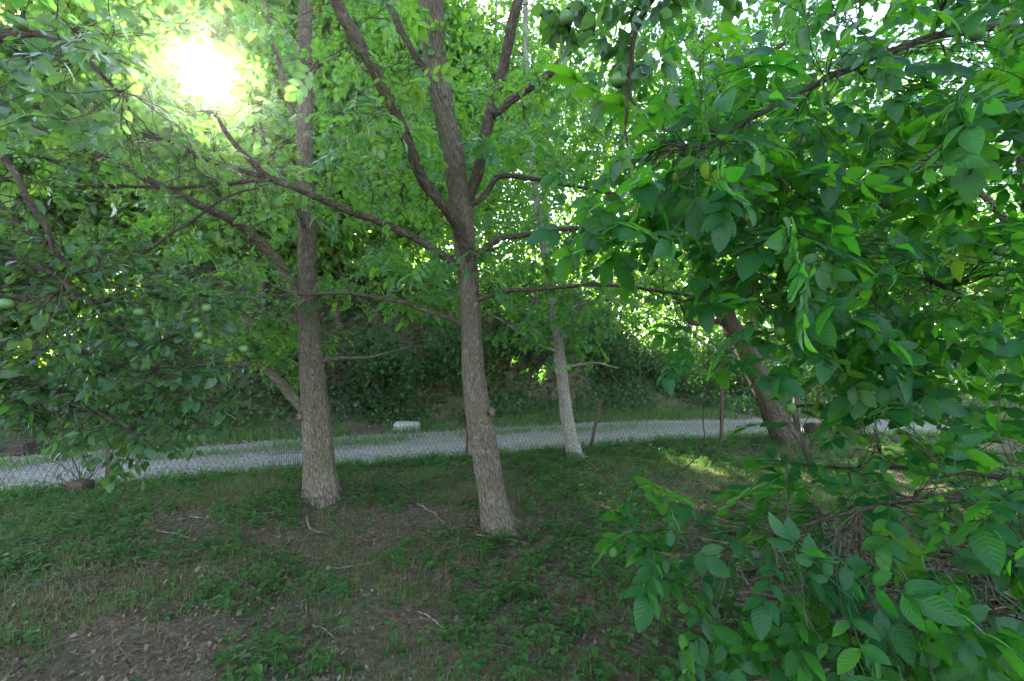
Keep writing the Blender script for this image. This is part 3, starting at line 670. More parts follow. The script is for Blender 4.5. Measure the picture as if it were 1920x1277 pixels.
rootA, skA, lfA = make_tree('apple_tree', b1, 'apple tree hanging dark leafy boughs and small green apples over the left edge', trunk, limbs, bl, 'apple', 'apple', .84, 12, AWIN, maxr=.012, droop=.3, tail=.8, trunk_mat='bark_dark', twig_mat='twig', maxd=1.4, tdroop=.1, bare=[((-2.5, 2.2, 1.7), (1.1, .5, .6), 260), ((-2.4, 2.1, 2.6), (1.0, .5, .7), 130)])

# apple bough overhead, trunk behind the camera
b2 = np.array([2.2, -1.2, 0.])
trunk = [(b2+np.array([0, 0, -.1]), .14), (b2+np.array([.02, 0, .7]), .12), (b2+np.array([0, 0, 1.5]), .11), (b2+np.array([-.1, .1, 2.4]), .09), (b2+np.array([-.2, .2, 3.6]), .05), (b2+np.array([-.2, .2, 4.6]), .02)]
J = lambda z: b2+np.array([-.1, .1, z])
limbs = [[(J(2.4), .05), (np.array([1.4, .2, 3.3]), .035)]+PXr([(1290, -160, 1.6, .02), (1240, -30, 1.65, .012), (1190, 60, 1.65, .010), (1178, 160, 1.65, .008), (1172, 250, 1.65, .006), (1190, 320, 1.65, .003)]),
         [(np.array([1.0, .6, 3.25]), .022)]+PXr([(1130, -120, 1.8, .014), (1090, -10, 1.8, .010), (1065, 60, 1.8, .006)])]
bl = [(at(1180, 120, 1.65), (.12, .15, .42), 16), (at(1090, 20, 1.8), (.2, .15, .16), 9), (at(1400, -100, 1.5), (.6, .3, .2), 12), (at(880, 210, 2.0), (.12, .1, .16), 0)]
rootO, skO, lfO = make_tree('apple_tree', b2, 'dark apple bough hanging down from above, left of the sunlit walnut leaves', trunk, limbs, bl, 'apple', 'apple', .95, 12, [], maxr=.008, droop=.45, tail=.8, trunk_mat='bark_dark', maxd=1.0)

# ---- fruit
def ball(r, n=10, squash=1.0, dimple=0.0):
    th = np.linspace(0, np.pi, n); ph = np.linspace(0, 2*np.pi, n+4, endpoint=False); V = []; m = len(ph)
    for a in th:
        rr = r*(1-dimple*math.exp(-(a/.35)**2)-dimple*.5*math.exp(-((np.pi-a)/.3)**2))
        for p in ph: V.append((rr*math.sin(a)*math.cos(p), rr*math.sin(a)*math.sin(p), rr*math.cos(a)*squash))
    f = []
    for i in range(n-1):
        for j in range(m):
            a = i*m+j; b = i*m+(j+1) % m; f += [(a, a+m, b+m), (a, b+m, b)]
    return np.array(V), np.array(f), np.zeros((len(V), 2))
def fruit(root, sk, name, px, py, dep, r, mat, squash, dimple):
    p = at(px, py, dep); i = int(np.argmin(np.linalg.norm(sk.p[:sk.n]-p, axis=1))); q = sk.p[i].copy()
    if np.linalg.norm(q-p) > .25: q = p+np.array([.02, .03, .12])
    if q[2] < p[2]+.02: q = q+np.array([0, 0, .0])
    b = parent_loc(root); g = Geo(); v, f, uv = ball(r, 10, squash, dimple); g.add(v+p, f, uv)
    o = g.obj(name, M[mat], root)
    s_ = Geo(); c = (p+q)/2+np.array([0, 0, .03]); P, rr = smooth_path([p+np.array([0, 0, r*.8]), c, q], [.0018, .0016, .0022], .02); tube(s_, P, rr, 4, .5, cap=False)
    s_.obj('stalk', M['twig'], o)
for px, py, d in [(1283, 285, 1.9), (1303, 287, 1.9), (1502, 266, 1.9), (1520, 266, 1.95), (1400, 409, 1.85), (1386, 411, 1.9), (1486, 493, 1.85), (1507, 495, 1.85), (1657, 380, 2.0), (1664, 384, 1.95), (1875, 470, 1.75), (1900, 420, 1.9),
                  (1462, 623, 1.8), (1607, 630, 2.0), (1868, 636, 1.8), (1283, 955, 1.65), (1148, 1035, 1.7), (1430, 100, 1.9), (1830, 65, 1.6), (1483, 765, 1.75), (1750, 365, 1.9)]:
    fruit(rootF, skF, 'walnut', px, py, d, 0.0185, 'nut', 1.12, 0.)
for px, py, d in [(12, 570, 1.9), (262, 586, 2.35), (388, 578, 2.5), (368, 602, 2.5), (374, 630, 2.4), (457, 655, 2.6), (360, 820, 2.4), (38, 45, 1.8)]:
    fruit(rootA, skA, 'apple', px, py, d, .026, 'fruit', .92, .12)
for px, py, d in [(1062, 35, 1.75), (1104, 48, 1.75), (1160, 150, 1.65)]:
    fruit(rootO, skO, 'apple', px, py, d, .03, 'fruit', .92, .12)
for px, py in ((868, 205), (879, 207), (873, 197)):
    fruit(rootO, skO, 'walnut', px, py, 2.6, .02, 'nut', 1.1, 0.) if False else None

# ------------------------------------------------------------------ woodland beyond the track
def far_tree(i, x, y, h, cr, lean, label, n, trunk_mat, r0, lit_tone, low=.28):
    if y < 10.7: low = .08; n = int(n*1.15)  # bank-edge crowns lowered so low sun cannot slip underneath
    z0 = float(terrain(x, y)); b = np.array([x, y, z0]); h = h*(.80 if -1.2 < x < 6 else .88) if x > -3 else h; root = thing('woodland_tree', tuple(b), label, 'tree', 'trees in the wood beyond the gravel track')
    top = b+np.array([lean, RNG.uniform(-.5, .5), h*.9])
    mid = b+np.array([lean*.25+RNG.uniform(-.25, .25), 0, h*.4])
    P, r = smooth_path([b+np.array([0, 0, -.2]), b+np.array([.02, 0, .3]), mid, top], [r0*1.3, r0, r0*.7, .02], .2)
    g = Geo(); tube(g, P, r, 10, .5, bark_disp(.1, i*1.7, .3)); g.obj('trunk', M[trunk_mat], root)
    g = Geo(); ends = []
    for k in range(11):
        t = RNG.uniform(.25, .95); q = P[int(t*(len(P)-1))]; a = RNG.uniform(0, 2*np.pi); L = cr*RNG.uniform(.5, .95)*(1.15-.5*t)
        e = q+np.array([math.cos(a)*L, math.sin(a)*L, RNG.uniform(.1, .7)*L]); m_ = (q+e)/2+np.array([0, 0, -.05*L])+RNG.normal(size=3)*.12*L
        rr = r[int(t*(len(P)-1))]*.45; PP, rp_ = smooth_path([q, m_, e], [rr, rr*.6, .008], .2); tube(g, PP, rp_, 5, .5, cap=False); ends += [m_, e, (m_+e)/2]
    g.obj('branches', M[trunk_mat], root, kind='stuff')
    # leaf clumps round the branch ends and through the crown
    cl = np.concatenate([np.array(ends), blob(b+np.array([lean*.6, 0, h*(low+1)/2]), (cr, cr*.9, h*(1-low)/2), int(n*1.0), .2)])
    cl = cl[prune(cl, [], 1., 2.9)]
    m = (15000 if x < -2 else 5600)*n//60//len(cl)+1  # crowns on the sunward side thickened to shade the orchard floor
    ctr = np.repeat(cl, m, 0); nn = len(ctr); sp = np.repeat(RNG.uniform(.2, .6, len(cl)), m)
    off = RNG.normal(size=(nn, 3))*sp[:, None]*np.array([1, 1, .55]); pos = ctr+off
    pos = pos[prune(pos, [BANKGAP[:4]+(.55,)], 1., 3.0)]; nn = len(pos)
    d = norm(RNG.normal(size=(nn, 3))+np.array([0, 0, -.3])); nv = norm(RNG.normal(size=(nn, 3))*.7+np.array([0, -.1, 1.])); xx = norm(np.cross(d, nv)); zz = np.cross(xx, d)
    sc = RNG.uniform(.09, .18, nn)*(1.55 if x < -2 else 1.1); mats_ = np.stack([xx, d, zz], 2)*sc[:, None, None]
    g = Geo(); g.inst(DIA, pos, mats_, np.clip(lit_tone+RNG.normal(size=nn)*.22, 0, .99)); g.obj('crown', M['far'], root)  # backlight painted into the crown: leaf tint is higher mid-wood
FT = [(-11.5, 9.0, 9, 2.8, .3, 'broad tree at the far left end of the wood, behind the apple boughs', 70, 'bark', .16, .4),
      (-8.3, 10.6, 10, 2.6, -.3, 'bushy-crowned wood tree under the left of the sun, behind the old boards', 70, 'bark', .15, .45),
      (-4.9, 8.9, 8, 2.2, .1, 'leafy wood tree on the bank top just below the sun glare', 60, 'bark', .12, .4),
      (-4.6, 12.0, 11, 2.6, .4, 'tall wood tree behind the upright walnut trunk, to its left', 75, 'bark_dark', .13, .5),
      (-2.4, 11.2, 9.5, 2.3, -.2, 'wood tree on the bank seen between the two grey walnut trunks', 70, 'bark', .13, .5),
      (-.7, 12.4, 10.5, 2.4, .3, 'wood tree on the bank hidden behind the forked walnut trunk', 70, 'bark_dark', .13, .55),
      (.9, 11.6, 9.5, 2.2, .2, 'slim wood tree on the bank right of the forked walnut trunk', 65, 'bark_pale', .10, .6),
      (2.6, 12.6, 10.5, 2.4, -.2, 'yellow-green wood tree behind the thin pale walnut', 70, 'bark', .13, .65),
      (4.4, 11.8, 9, 2.4, .3, 'wood tree with pale forking limbs above the leaning brown walnut', 70, 'bark_pale', .14, .6),
      (6.6, 12.2, 9.5, 2.6, .2, 'wood tree behind the foot of the leaning brown walnut', 70, 'bark', .14, .5),
      (9.0, 11.4, 8.5, 2.6, 0, 'dense wood tree beyond the low boughs at the right', 70, 'bark', .14, .45),
      (11.6, 12.0, 9, 2.8, .1, 'outermost wood tree at the right, behind the nut-bearing boughs', 70, 'bark', .15, .5),
      (-13.5, 13, 11, 3, .2, 'tall tree deepest in the wood at the far left', 60, 'bark', .16, .45),
      (-1.5, 16.5, 9, 2.8, .2, 'distant wood tree showing through the gap over the bank', 60, 'bark', .14, .6),
      (3.4, 17.0, 9, 2.8, .2, 'distant pale green wood tree behind the bank, right of centre', 60, 'bark', .14, .65),
      (-10.7, 13.6, 12, 2.8, .0, 'tall dense tree added to block the sun, straight below it, deep in the wood', 80, 'bark', .16, .5),  # this tree and the next added to keep sun off the orchard floor
      (-6.35, 11.4, 9.5, 2.4, .2, 'added sun-blocking wood tree right below the sun, between the apple boughs and the upright walnut', 80, 'bark', .14, .5),
      (-3.6, 9.4, 7.5, 2.0, .2, 'smaller wood tree on the bank edge just left of the upright walnut', 60, 'bark_dark', .09, .45),
      (-1.0, 9.9, 8, 1.9, -.2, 'small wood tree rooted on the bank above the white stone block', 55, 'bark_dark', .10, .5),
      (-9.8, 12.3, 9, 2.4, .2, 'added sun-blocking wood tree behind the dead shrub stump, left of the sun', 75, 'bark', .14, .45),  # from here four trees added to block sun patches on the floor
      (-10.8, 10.2, 8, 2.2, .2, 'added sun-blocking tree just right of the leftmost wood tree, behind the old boards', 70, 'bark_dark', .13, .45),
      (-5.6, 10.5, 7.5, 2.0, .1, 'low-crowned wood tree added to block sun on the bank left of the upright walnut, below the long bough', 85, 'bark_dark', .10, .5),
      (-2.3, 13.2, 9.5, 2.3, .1, 'added sun-blocking wood tree showing between the trunk fork and the upright walnut, deep behind the bank', 75, 'bark_dark', .12, .55),
      (8.0, 17.0, 10, 3.0, .2, 'distant wood tree past the end of the bank at the right', 60, 'bark', .14, .6)]
for i, a in enumerate(FT): far_tree(i, *a)

# bushes and creepers on the bank
def bush(x, y, rx, rz, label, n, lit_tone, mat='ivy', size=(.05, .11)):
    z = float(terrain(x, y)); b = np.array([x, y, z]); root = thing('bush', tuple(b), label, 'bush', 'bushes along the far side of the track')
    g = Geo(); ends = []
    for k in range(9):
        e = b+np.array([RNG.uniform(-.8, .8)*rx, RNG.uniform(-.6, .6)*rx, RNG.uniform(.6, 1.7)*rz]); P, r = smooth_path([b-[0, 0, .05], (b+e)/2+RNG.normal(size=3)*.08, e], [.016, .01, .004], .1)
        tube(g, P, r, 4, .5, cap=False); ends.append(e)
    g.obj('stems', M['bark_dark'], root)
    cl = np.concatenate([np.array(ends), blob(b+[0, 0, rz], (rx, rx*.75, rz), 36, .3)])
    m = n//len(cl); pos = np.repeat(cl, m, 0)+RNG.normal(size=(len(cl)*m, 3))*.16; pos = pos[pos[:, 2] > z+.02]; pos = pos[prune(pos, [], 1.)]; nn = len(pos)
    d = norm(RNG.normal(size=(nn, 3))+np.array([0, -.2, -.3])); nv = norm(RNG.normal(size=(nn, 3))*.6+np.array([0, -.3, 1.])); xx = norm(np.cross(d, nv)); zz = np.cross(xx, d)
    g = Geo(); g.inst(DIA, pos, np.stack([xx, d, zz], 2)*RNG.uniform(size[0], size[1], nn)[:, None, None]*np.array([1.2, 1, 1])[None, None, :], np.clip(lit_tone+RNG.normal(size=nn)*.2, 0, .99)); g.obj('foliage', M[mat], root)  # sunlit and shaded looks of the bushes are put into leaf tint
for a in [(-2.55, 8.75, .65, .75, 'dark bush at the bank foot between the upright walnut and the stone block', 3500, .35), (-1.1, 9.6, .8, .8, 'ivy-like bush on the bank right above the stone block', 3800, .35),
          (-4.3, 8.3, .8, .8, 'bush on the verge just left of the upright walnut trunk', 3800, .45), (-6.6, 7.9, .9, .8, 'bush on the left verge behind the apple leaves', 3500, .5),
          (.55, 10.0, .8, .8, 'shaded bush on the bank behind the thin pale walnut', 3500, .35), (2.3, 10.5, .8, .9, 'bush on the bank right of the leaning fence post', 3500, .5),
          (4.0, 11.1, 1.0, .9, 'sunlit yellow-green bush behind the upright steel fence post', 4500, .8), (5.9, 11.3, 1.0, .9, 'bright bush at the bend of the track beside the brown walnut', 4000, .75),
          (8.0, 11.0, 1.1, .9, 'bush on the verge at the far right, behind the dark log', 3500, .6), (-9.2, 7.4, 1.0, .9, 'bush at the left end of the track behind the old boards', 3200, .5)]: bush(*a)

def scatter(n, x0, x1, y0, y1, dens):
    x = RNG.uniform(x0, x1, n); y = RNG.uniform(y0, y1, n); k = RNG.random(n) < dens(x, y); return x[k], y[k]
def ground_slope_frames(n, sc, tilt): return yaw_mats(n, sc, tilt)
# creeper leaves that cover the bank
def bank_d(x, y):
    u, v = road_uv(x, y); return v-far_edge(u), u
def dens_bank(x, y):
    d, u = bank_d(x, y); return sm(.45, .9, d)*sm(7, 4, d)*sm(.28, .52, fbm(x*.9+7, y*.9+2))
x, y = scatter(190000, -12, 13, 6, 15, dens_bank); z = terrain(x, y); n = len(x)
pos = np.stack([x, y, z+RNG.random(n)**2*.35], 1); d = norm(RNG.normal(size=(n, 3))+np.array([0, -.3, -.6])); nv = norm(RNG.normal(size=(n, 3))*.5+np.array([-.2, -.7, .8])); xx = norm(np.cross(d, nv)); zz = np.cross(xx, d)
g = Geo(); g.inst(DIA, pos, np.stack([xx, d, zz], 2)*RNG.uniform(.05, .12, n)[:, None, None]*np.array([1.4, 1, 1])[None, None], RNG.random(n))
tag(g.obj('undergrowth', M['ivy'], kind='stuff'), 'ivy and creeping undergrowth covering the dark earth bank', 'undergrowth')
# far wood as one mass, closing the view behind the single trees
n = 40000; th = RNG.uniform(R(-62), R(62), n); rr = RNG.uniform(21, 30, n); x = rr*np.sin(th); y = rr*np.cos(th)
top = 4.0+3.5*fbm(th*6+3, rr*.1); zz_ = terrain(x, y)+RNG.random(n)*top; pos = np.stack([x, y, zz_], 1); k = sun_angle(pos) > 3.3; pos = pos[k]; n = len(pos)
d = norm(RNG.normal(size=(n, 3))); nv = norm(RNG.normal(size=(n, 3))+np.array([0, 0, 1.])); xx = norm(np.cross(d, nv)); zz = np.cross(xx, d)
g = Geo(); g.inst(DIA, pos, np.stack([xx, d, zz], 2)*RNG.uniform(.25, .5, n)[:, None, None], np.clip(.5+RNG.normal(size=n)*.25, 0, .99))
tag(g.obj('far_woods', M['far'], kind='stuff'), 'mass of distant woodland closing the view', 'woods')

# ------------------------------------------------------------------ orchard floor: grass, weeds, litter
def in_orchard(x, y, m=.0):
    u, v = road_uv(x, y); return sm(.1-m, -.15-m, v-near_edge(u))
GB = []
for k in range(4):
    t = np.array([0, .5, 1.]); bend = [.2, .5, .8, .35][k]; w = [.0028, .0024, .0032, .003][k]*(1-t*.85)
    V = []; 
    for q in range(3): V += [(-w[q], bend*t[q]**2, t[q]*(1-.25*bend*t[q])), (w[q], bend*t[q]**2, t[q]*(1-.25*bend*t[q]))]
    V = np.array(V); V[:, 0] *= 9
    f = [];
    for q in range(2): a = q*2; f += [(a, a+1, a+3), (a, a+3, a+2)]
    GB.append((V, np.array(f), np.zeros((6, 2))))
def grass(name, x, y, h0, h1, label, wid=.085):
    n = len(x); g = Geo(); z = terrain(x, y)-.005; P = np.stack([x, y, z], 1)
    for k in range(4):
        s_ = slice(k, None, 4); m = len(P[s_]); h = RNG.uniform(h0, h1, m)*(.6+.8*fbm(x[s_]*1.7, y[s_]*1.7))
        mt = yaw_mats(m, 1., .55); mt = mt*np.stack([np.full(m, wid), h, h], 1)[:, None, :]
        g.inst(GB[k], P[s_], mt, RNG.random(m))
    tag(g.obj(name, M['grass' if name == 'grass' else 'verge'], kind='stuff'), label, 'grass')
mask = lambda x, y: fbm(x*.85+2.3, y*.85+5.1)
def dg(x, y):
    left = sm(.5, -2.5, x)*sm(4.2, 2.6, y)
    return np.clip(sm(.42, .60, mask(x, y))*.6+left*.55*sm(.3, .55, mask(x*1.5, y*1.5))+.06, 0, 1)*in_orchard(x, y)
x, y = scatter(300000, -7, 6, 1.5, 8.0, dg)
grass('grass', x, y, .025, .085, 'short patchy grass on the shaded orchard floor', .12)
def dv(x, y):
    u, v = road_uv(x, y); ne = near_edge(u); fe = far_edge(u)
    far = sm(-.15, .1, v-fe)*sm(1.5, .7, v-fe); midl = sm(.5, .1, np.abs(v-(ne*.42+fe*.58)))*sm(.25, .5, vn(u*1.1, v*2.))*sm(6, 3, u)
    nearv = sm(-.4, -.1, v-ne)*sm(.15, -.02, v-ne)*.45
    return np.clip(far*.9*sm(.3, .5, fbm(x*1.2, y*1.2))+midl*.65+nearv, 0, 1)
x, y = scatter(250000, -11, 12, 3, 13, dv)
grass('verge_grass', x, y, .05, .2, 'verge grass coloured sunlit-bright along the gravel track and between its ruts', .24)

def plant_tpl(nl, hmin, hmax, L, seed, shape='apple'):
    r = np.random.default_rng(seed); g = Geo()
    for k in range(nl):
        a = k*2.4+r.uniform(-.4, .4); h = r.uniform(hmin, hmax); rad = r.uniform(.0, .5)*L
        sz = L*r.uniform(.6, 1.15); wd_ = sz*r.uniform(.24, .4); fo = r.uniform(.15, .45); cu = r.uniform(.0, .3)*sz
        b = (np.array([[0, 0, 0], [-wd_, .36*sz, fo*wd_], [-.72*wd_, .74*sz, fo*wd_*.7-cu*.5], [0, sz, -cu], [.72*wd_, .74*sz, fo*wd_*.7-cu*.5], [wd_, .36*sz, fo*wd_]]),
             np.array([[0, 3, 2], [0, 2, 1], [0, 4, 3], [0, 5, 4]]), np.array([[0, 0], [-1, .36], [-.7, .74], [0, 1], [.7, .74], [1, .36]], float))
        p = np.array([math.cos(a)*rad, math.sin(a)*rad, h])
        place_tpl(g, b, p, (math.cos(a), math.sin(a), r.uniform(-.1, .6)), (0, 0, 1.), 1.)
        if h > .02: g.add(np.array([[0, 0, 0], [.002, 0, 0], p, p+[.0015, 0, 0]]), np.array([[0, 1, 3], [0, 3, 2]]), None, 0.)
    return np.concatenate(g.v), np.concatenate(g.f), np.concatenate(g.uv)
PT = [plant_tpl(4, .01, .03, .03, 1), plant_tpl(6, .01, .06, .038, 2), plant_tpl(7, .02, .11, .045, 3), plant_tpl(5, .0, .02, .055, 4), plant_tpl(5, .02, .07, .03, 5)]
def dw(x, y):
    right = sm(.0, 1.5, x)*sm(4.0, 2.4, y)
    return np.clip(sm(.33, .66, fbm(x*1.7+11, y*1.7+3))*.8+right*.35+.05+.3*sm(4.6, 6.5, y), 0, 1)*in_orchard(x, y)
x, y = scatter(30000, -7, 7, 1.5, 8.0, dw); P = np.stack([x, y, terrain(x, y)], 1); g = Geo(); ty = RNG.integers(0, 5, len(x))
for k in range(5):
    s_ = ty == k; m = int(s_.sum()); g.inst(PT[k], P[s_], yaw_mats(m, RNG.uniform(.6, 1.35, m), .25), RNG.random(m))
tag(g.obj('weeds', M['weed'], kind='stuff'), 'low broad-leaved weeds creeping over the orchard soil', 'weeds')
# litter
LT = []
for k in range(4):
    r = np.random.default_rng(40+k); w_ = r.uniform(.2, .34); LT.append((np.array([[0, 0, 0], [-w_, .45, r.uniform(0, .3)], [-.05, 1, r.uniform(-.1, .3)], [w_, .5, r.uniform(0, .35)]]), np.array([[0, 3, 1], [1, 3, 2]]), DIA[2]))
STK = []
for k in range(3):
    g_ = Geo(); r = np.random.default_rng(60+k); tube(g_, np.array([[0, 0, 0], [r.uniform(-.08, .08), .35, .02], [r.uniform(-.1, .1), .7, .0], [r.uniform(-.15, .15), 1, .02]]), [.016, .014, .012, .007], 3, 0., cap=False)
    STK.append((np.concatenate(g_.v), np.concatenate(g_.f), np.concatenate(g_.uv)))
dl = lambda x, y: (.25+.75*sm(.5, .38, mask(x, y)))*np.maximum(in_orchard(x, y, -.1), .05*(road_uv(x, y)[1] < 8.2))
x, y = scatter(105000, -7, 7, 1.5, 8, dl); P = np.stack([x, y, terrain(x, y)+.006+.02*(in_orchard(x, y) < .5)], 1); g = Geo(); ty = RNG.integers(0, 4, len(x))
for k in range(4):
    s_ = ty == k; m = int(s_.sum()); g.inst(LT[k], P[s_], yaw_mats(m, RNG.uniform(.008, .036, m)*(1+.6*(RNG.random(m) > .95)), .7), RNG.random(m))
x, y = scatter(15000, -7, 7, 1.5, 8, dl); P = np.stack([x, y, terrain(x, y)+.008], 1); ty = RNG.integers(0, 3, len(x))
for k in range(3):
    s_ = ty == k; m = int(s_.sum()); g.inst(STK[k], P[s_], yaw_mats(m, RNG.uniform(.03, .2, m), .12), .5+.5*RNG.random(m))
tag(g.obj('leaf_litter', M['litter'], kind='stuff'), 'brown dead leaves and twig bits littering the soil', 'litter')

# ------------------------------------------------------------------ things on the ground
def gp(px, py):
    """point of the ground seen at a pixel of the photograph"""
    y = 1.6*F/(py-CY)
    for _ in range(12):
        x = (px-CX)/F*y; z = float(terrain(x, y)); y = .5*y+.5*(1.6-z)*F/(py-CY)
    return np.array([x, y, float(terrain(x, y))])
sticks = [([(894, 1006), (935, 1012), (994, 1026)], 6, 'forked pale stick lying at the foot of the forked walnut', True),
          ([(784, 948), (812, 966), (845, 993)], 4, 'thin yellowish stick left of the foot of the forked walnut', False),
          ([(290, 998), (325, 1003), (360, 1013)], 5, 'pale stick on bare soil at the left of the orchard floor', False),
          ([(331, 1060), (360, 1051), (382, 1045)], 6, 'short thick grey stick nearest the patch of left grass', False),
          ([(430, 957), (470, 966), (502, 990)], 5, 'curved grey stick left of the upright walnut foot', True),
          ([(574, 970), (582, 998), (610, 1006)], 5, 'hooked stick directly in front of the upright walnut foot', False),
          ([(646, 926), (668, 934), (692, 952)], 5, 'brown stick right of the upright walnut foot', True),
          ([(624, 1070), (680, 1062), (751, 1050)], 5, 'long straight stick lying between the two grey walnuts', False),
          ([(552, 1108), (574, 1104), (596, 1100)], 5, 'short pale stick in the middle of the foreground weeds', False),
          ([(585, 1177), (606, 1184), (626, 1210)], 5, 'bent grey stick in the foreground grass', True),
          ([(784, 1150), (812, 1168), (839, 1192)], 5, 'bowed dark stick in the foreground below the forked walnut', False),
          ([(355, 972), (385, 974), (415, 968)], 5, 'dark stick under the apple boughs', False),
          ([(1060, 905), (1095, 900), (1140, 893)], 5, 'stick on the soil right of the thin pale walnut', True)]
for pts, wpx, lab, fork in sticks:
    W_ = [gp(*p)+np.array([0, 0, .014]) for p in pts]; r = wpx*.5/F*W_[0][1]*.75
    P, rr = smooth_path(W_, np.linspace(r, r*.45, len(W_)), .02); P = P+np.cumsum(RNG.normal(size=P.shape)*.0025, axis=0); P[:, 2] = np.maximum(P[:, 2], terrain(P[:, 0], P[:, 1])+r*.6)
    g = Geo(); tube(g, P, rr, 7, .5)
    if fork:
        q = P[len(P)//2]; e = q+(P[-1]-P[0])*.3+np.array([RNG.uniform(-.08, .08), RNG.uniform(.05, .14), .03]); tube(g, np.array([q, (q+e)/2+[0, 0, .01], e]), [r*.5, r*.4, r*.2], 5, .5)
    loose('fallen_stick', g, M['dry'], tuple(W_[0]), lab, 'stick', 'fallen sticks on the orchard floor')

# green apple and yellow leaves on the soil
p = gp(616, 1071); g = Geo(); v, f, uv = ball(.022, 12, .92, .12); g.add(v+p+[0, 0, .02], f, uv); loose('fallen_apple', g, M['fruit'], tuple(p), 'small green apple lying in the foreground weeds', 'apple')
for (px, py), lab in (((280, 995), 'orange-yellow fallen leaf on bare soil left of the sticks'), ((493, 996), 'yellow fallen leaf beside the hooked stick'), ((1052, 1015), 'yellow fallen leaf right of the forked walnut foot')):
    p = gp(px, py); g = Geo(); v, f, uv = blade(.06, .04, 5, .3, .2, 'apple'); g.add(v+p+[0, 0, .012], f, uv); loose('fallen_leaf', g, M['yellow'], tuple(p), lab, 'leaf')

# pale stone block beyond the track
p = gp(763, 806); g = Geo()
def rough_block(c, sx, sy, sz, seed, res=14):
    r = np.random.default_rng(seed); V = []; Fc = []; k = 0
    lin = np.linspace(-1, 1, res)
    for axx in range(3):
        for sg in (-1, 1):
            a, b = np.meshgrid(lin, lin, indexing='ij'); q = np.zeros((res, res, 3)); o = [i for i in range(3) if i != axx]
            q[..., axx] = sg; q[..., o[0]] = a; q[..., o[1]] = b; q = q.reshape(-1, 3)
            V.append(q); i, j = np.meshgrid(np.arange(res-1), np.arange(res-1), indexing='ij'); s0 = (i*res+j).ravel()+k
            ff = np.vstack([np.stack([s0, s0+res, s0+res+1], 1), np.stack([s0, s0+res+1, s0+1], 1)])
            if (sg > 0) == (axx == 1): ff = ff[:, ::-1]
            Fc.append(ff); k += res*res
    V = np.concatenate(V); nrm_ = np.abs(V)**9; V = V/(nrm_.sum(1)[:, None]**(1/9))
    w = 1+.16*(fbm(V[:, 0]*2.2+V[:, 2]*1.7+seed, V[:, 1]*2.2+V[:, 2]*1.1, 4)-.5)*2-.22*np.maximum(0, vn(V[:, 0]*5+V[:, 2]*3, V[:, 1]*5+V[:, 2]*4+seed)-.72)
    return V*w[:, None]*np.array([sx, sy, sz])+c, np.concatenate(Fc)
v, f = rough_block(p+[0, 0, .055], .225, .13, .085, 3); g.add(v, f); loose('stone_block', g, M['stone'], tuple(p), 'pitted white stone block lying on the verge beyond the track', 'stone')

# thin haze volume added for a glare-like glow round the sun
hz = N('glow_haze'); pv = hz.n('VolumePrincipled'); pv.inputs['Color'].default_value = (1, .97, .92, 1); pv.inputs['Density'].default_value = HAZE; pv.inputs['Anisotropy'].default_value = .86
hz.l(pv.outputs[0], hz.out.inputs['Volume'])
v = np.array([[x, y, z] for z in (-1.6, 14.5) for y in (-61, 181) for x in (-131, 131)], float)
ff = np.array([[0, 2, 3], [0, 3, 1], [4, 5, 7], [4, 7, 6], [0, 1, 5], [0, 5, 4], [2, 6, 7], [2, 7, 3], [0, 4, 6], [0, 6, 2], [1, 3, 7], [1, 7, 5]])
g = Geo(); g.add(v, ff); g.obj('haze', hz.m, kind='stuff', smooth=False)

# chain-link fence: posts, mesh, top wire
FP = [(-9.5, 3.55), (-6.6, 4.35), (-4.42, 4.95), (-2.5, 5.55), (-.64, 6.2), (1.14, 6.75), (3.19, 6.95), (5.2, 7.35), (7.4, 7.5), (9.6, 7.3)]
root = thing('chain_link_fence', (-.64, 6.2, 0), 'rusty chain-link fence with leaning steel posts along the near side of the gravel track', 'fence')
lean = {2: (.0, 0, .75), 4: (.05, -.03, .86), 5: (.16, .0, .72), 6: (.01, 0, .98), 3: (.03, 0, .6)}
for i, (x, y) in enumerate(FP):
    lx, ly, h = lean.get(i, (RNG.uniform(-.06, .06), 0, .75)); z = float(terrain(x, y)); g = Geo()
    # angle-iron post: two thin flanges
    b = np.array([x, y, z-.05]); t = np.array([x+lx, y+ly, z+h]); s_ = .019
    for dx, dy in ((s_, .0035), (.0035, s_)):
        c = np.array([[-dx if dx > dy else -dx, -dy, 0], [dx, -dy, 0], [dx, dy, 0], [-dx, dy, 0]]); o_ = np.array([dx if dx > dy else 0, dy if dy > dx else 0.006, 0])
        V = np.vstack([c+o_+b, c+o_+t]); ff = [(0, 1, 5), (0, 5, 4), (1, 2, 6), (1, 6, 5), (2, 3, 7), (2, 7, 6), (3, 0, 4), (3, 4, 7), (4, 5, 6), (4, 6, 7)]; g.add(V, np.array(ff))
    g.obj('post', M['rust'], root, smooth=False)
fx = np.array([p[0] for p in FP]); fy = np.array([p[1] for p in FP]); fl = np.concatenate([[0], np.cumsum(np.hypot(np.diff(fx), np.diff(fy)))])
def fpt(s, h):
    x = np.interp(s, fl, fx); y = np.interp(s, fl, fy)+.015; sag = .05*np.sin(s*1.9)+.035*np.sin(s*4.3+1)
    return np.stack([x, y+.03*np.sin(s*3)*h, terrain(x, y)+.01+h*(.53+sag)], -1)
g = Geo(); cell = .058; Hh = 1.0
for sgn in (-1, 1):
    for s0 in np.arange(.3, fl[-1]-.3, cell):
        tt = np.linspace(0, 1, 5); ss = s0+sgn*tt*.27; P = fpt(np.clip(ss, 0, fl[-1]), tt); P[:, 1] += sgn*.0016
        tube(g, P, .0018, 3, .5, cap=False)
        tt = np.linspace(0, 1, 5)
g.obj('wire_mesh', M['wire'], root, kind='stuff')
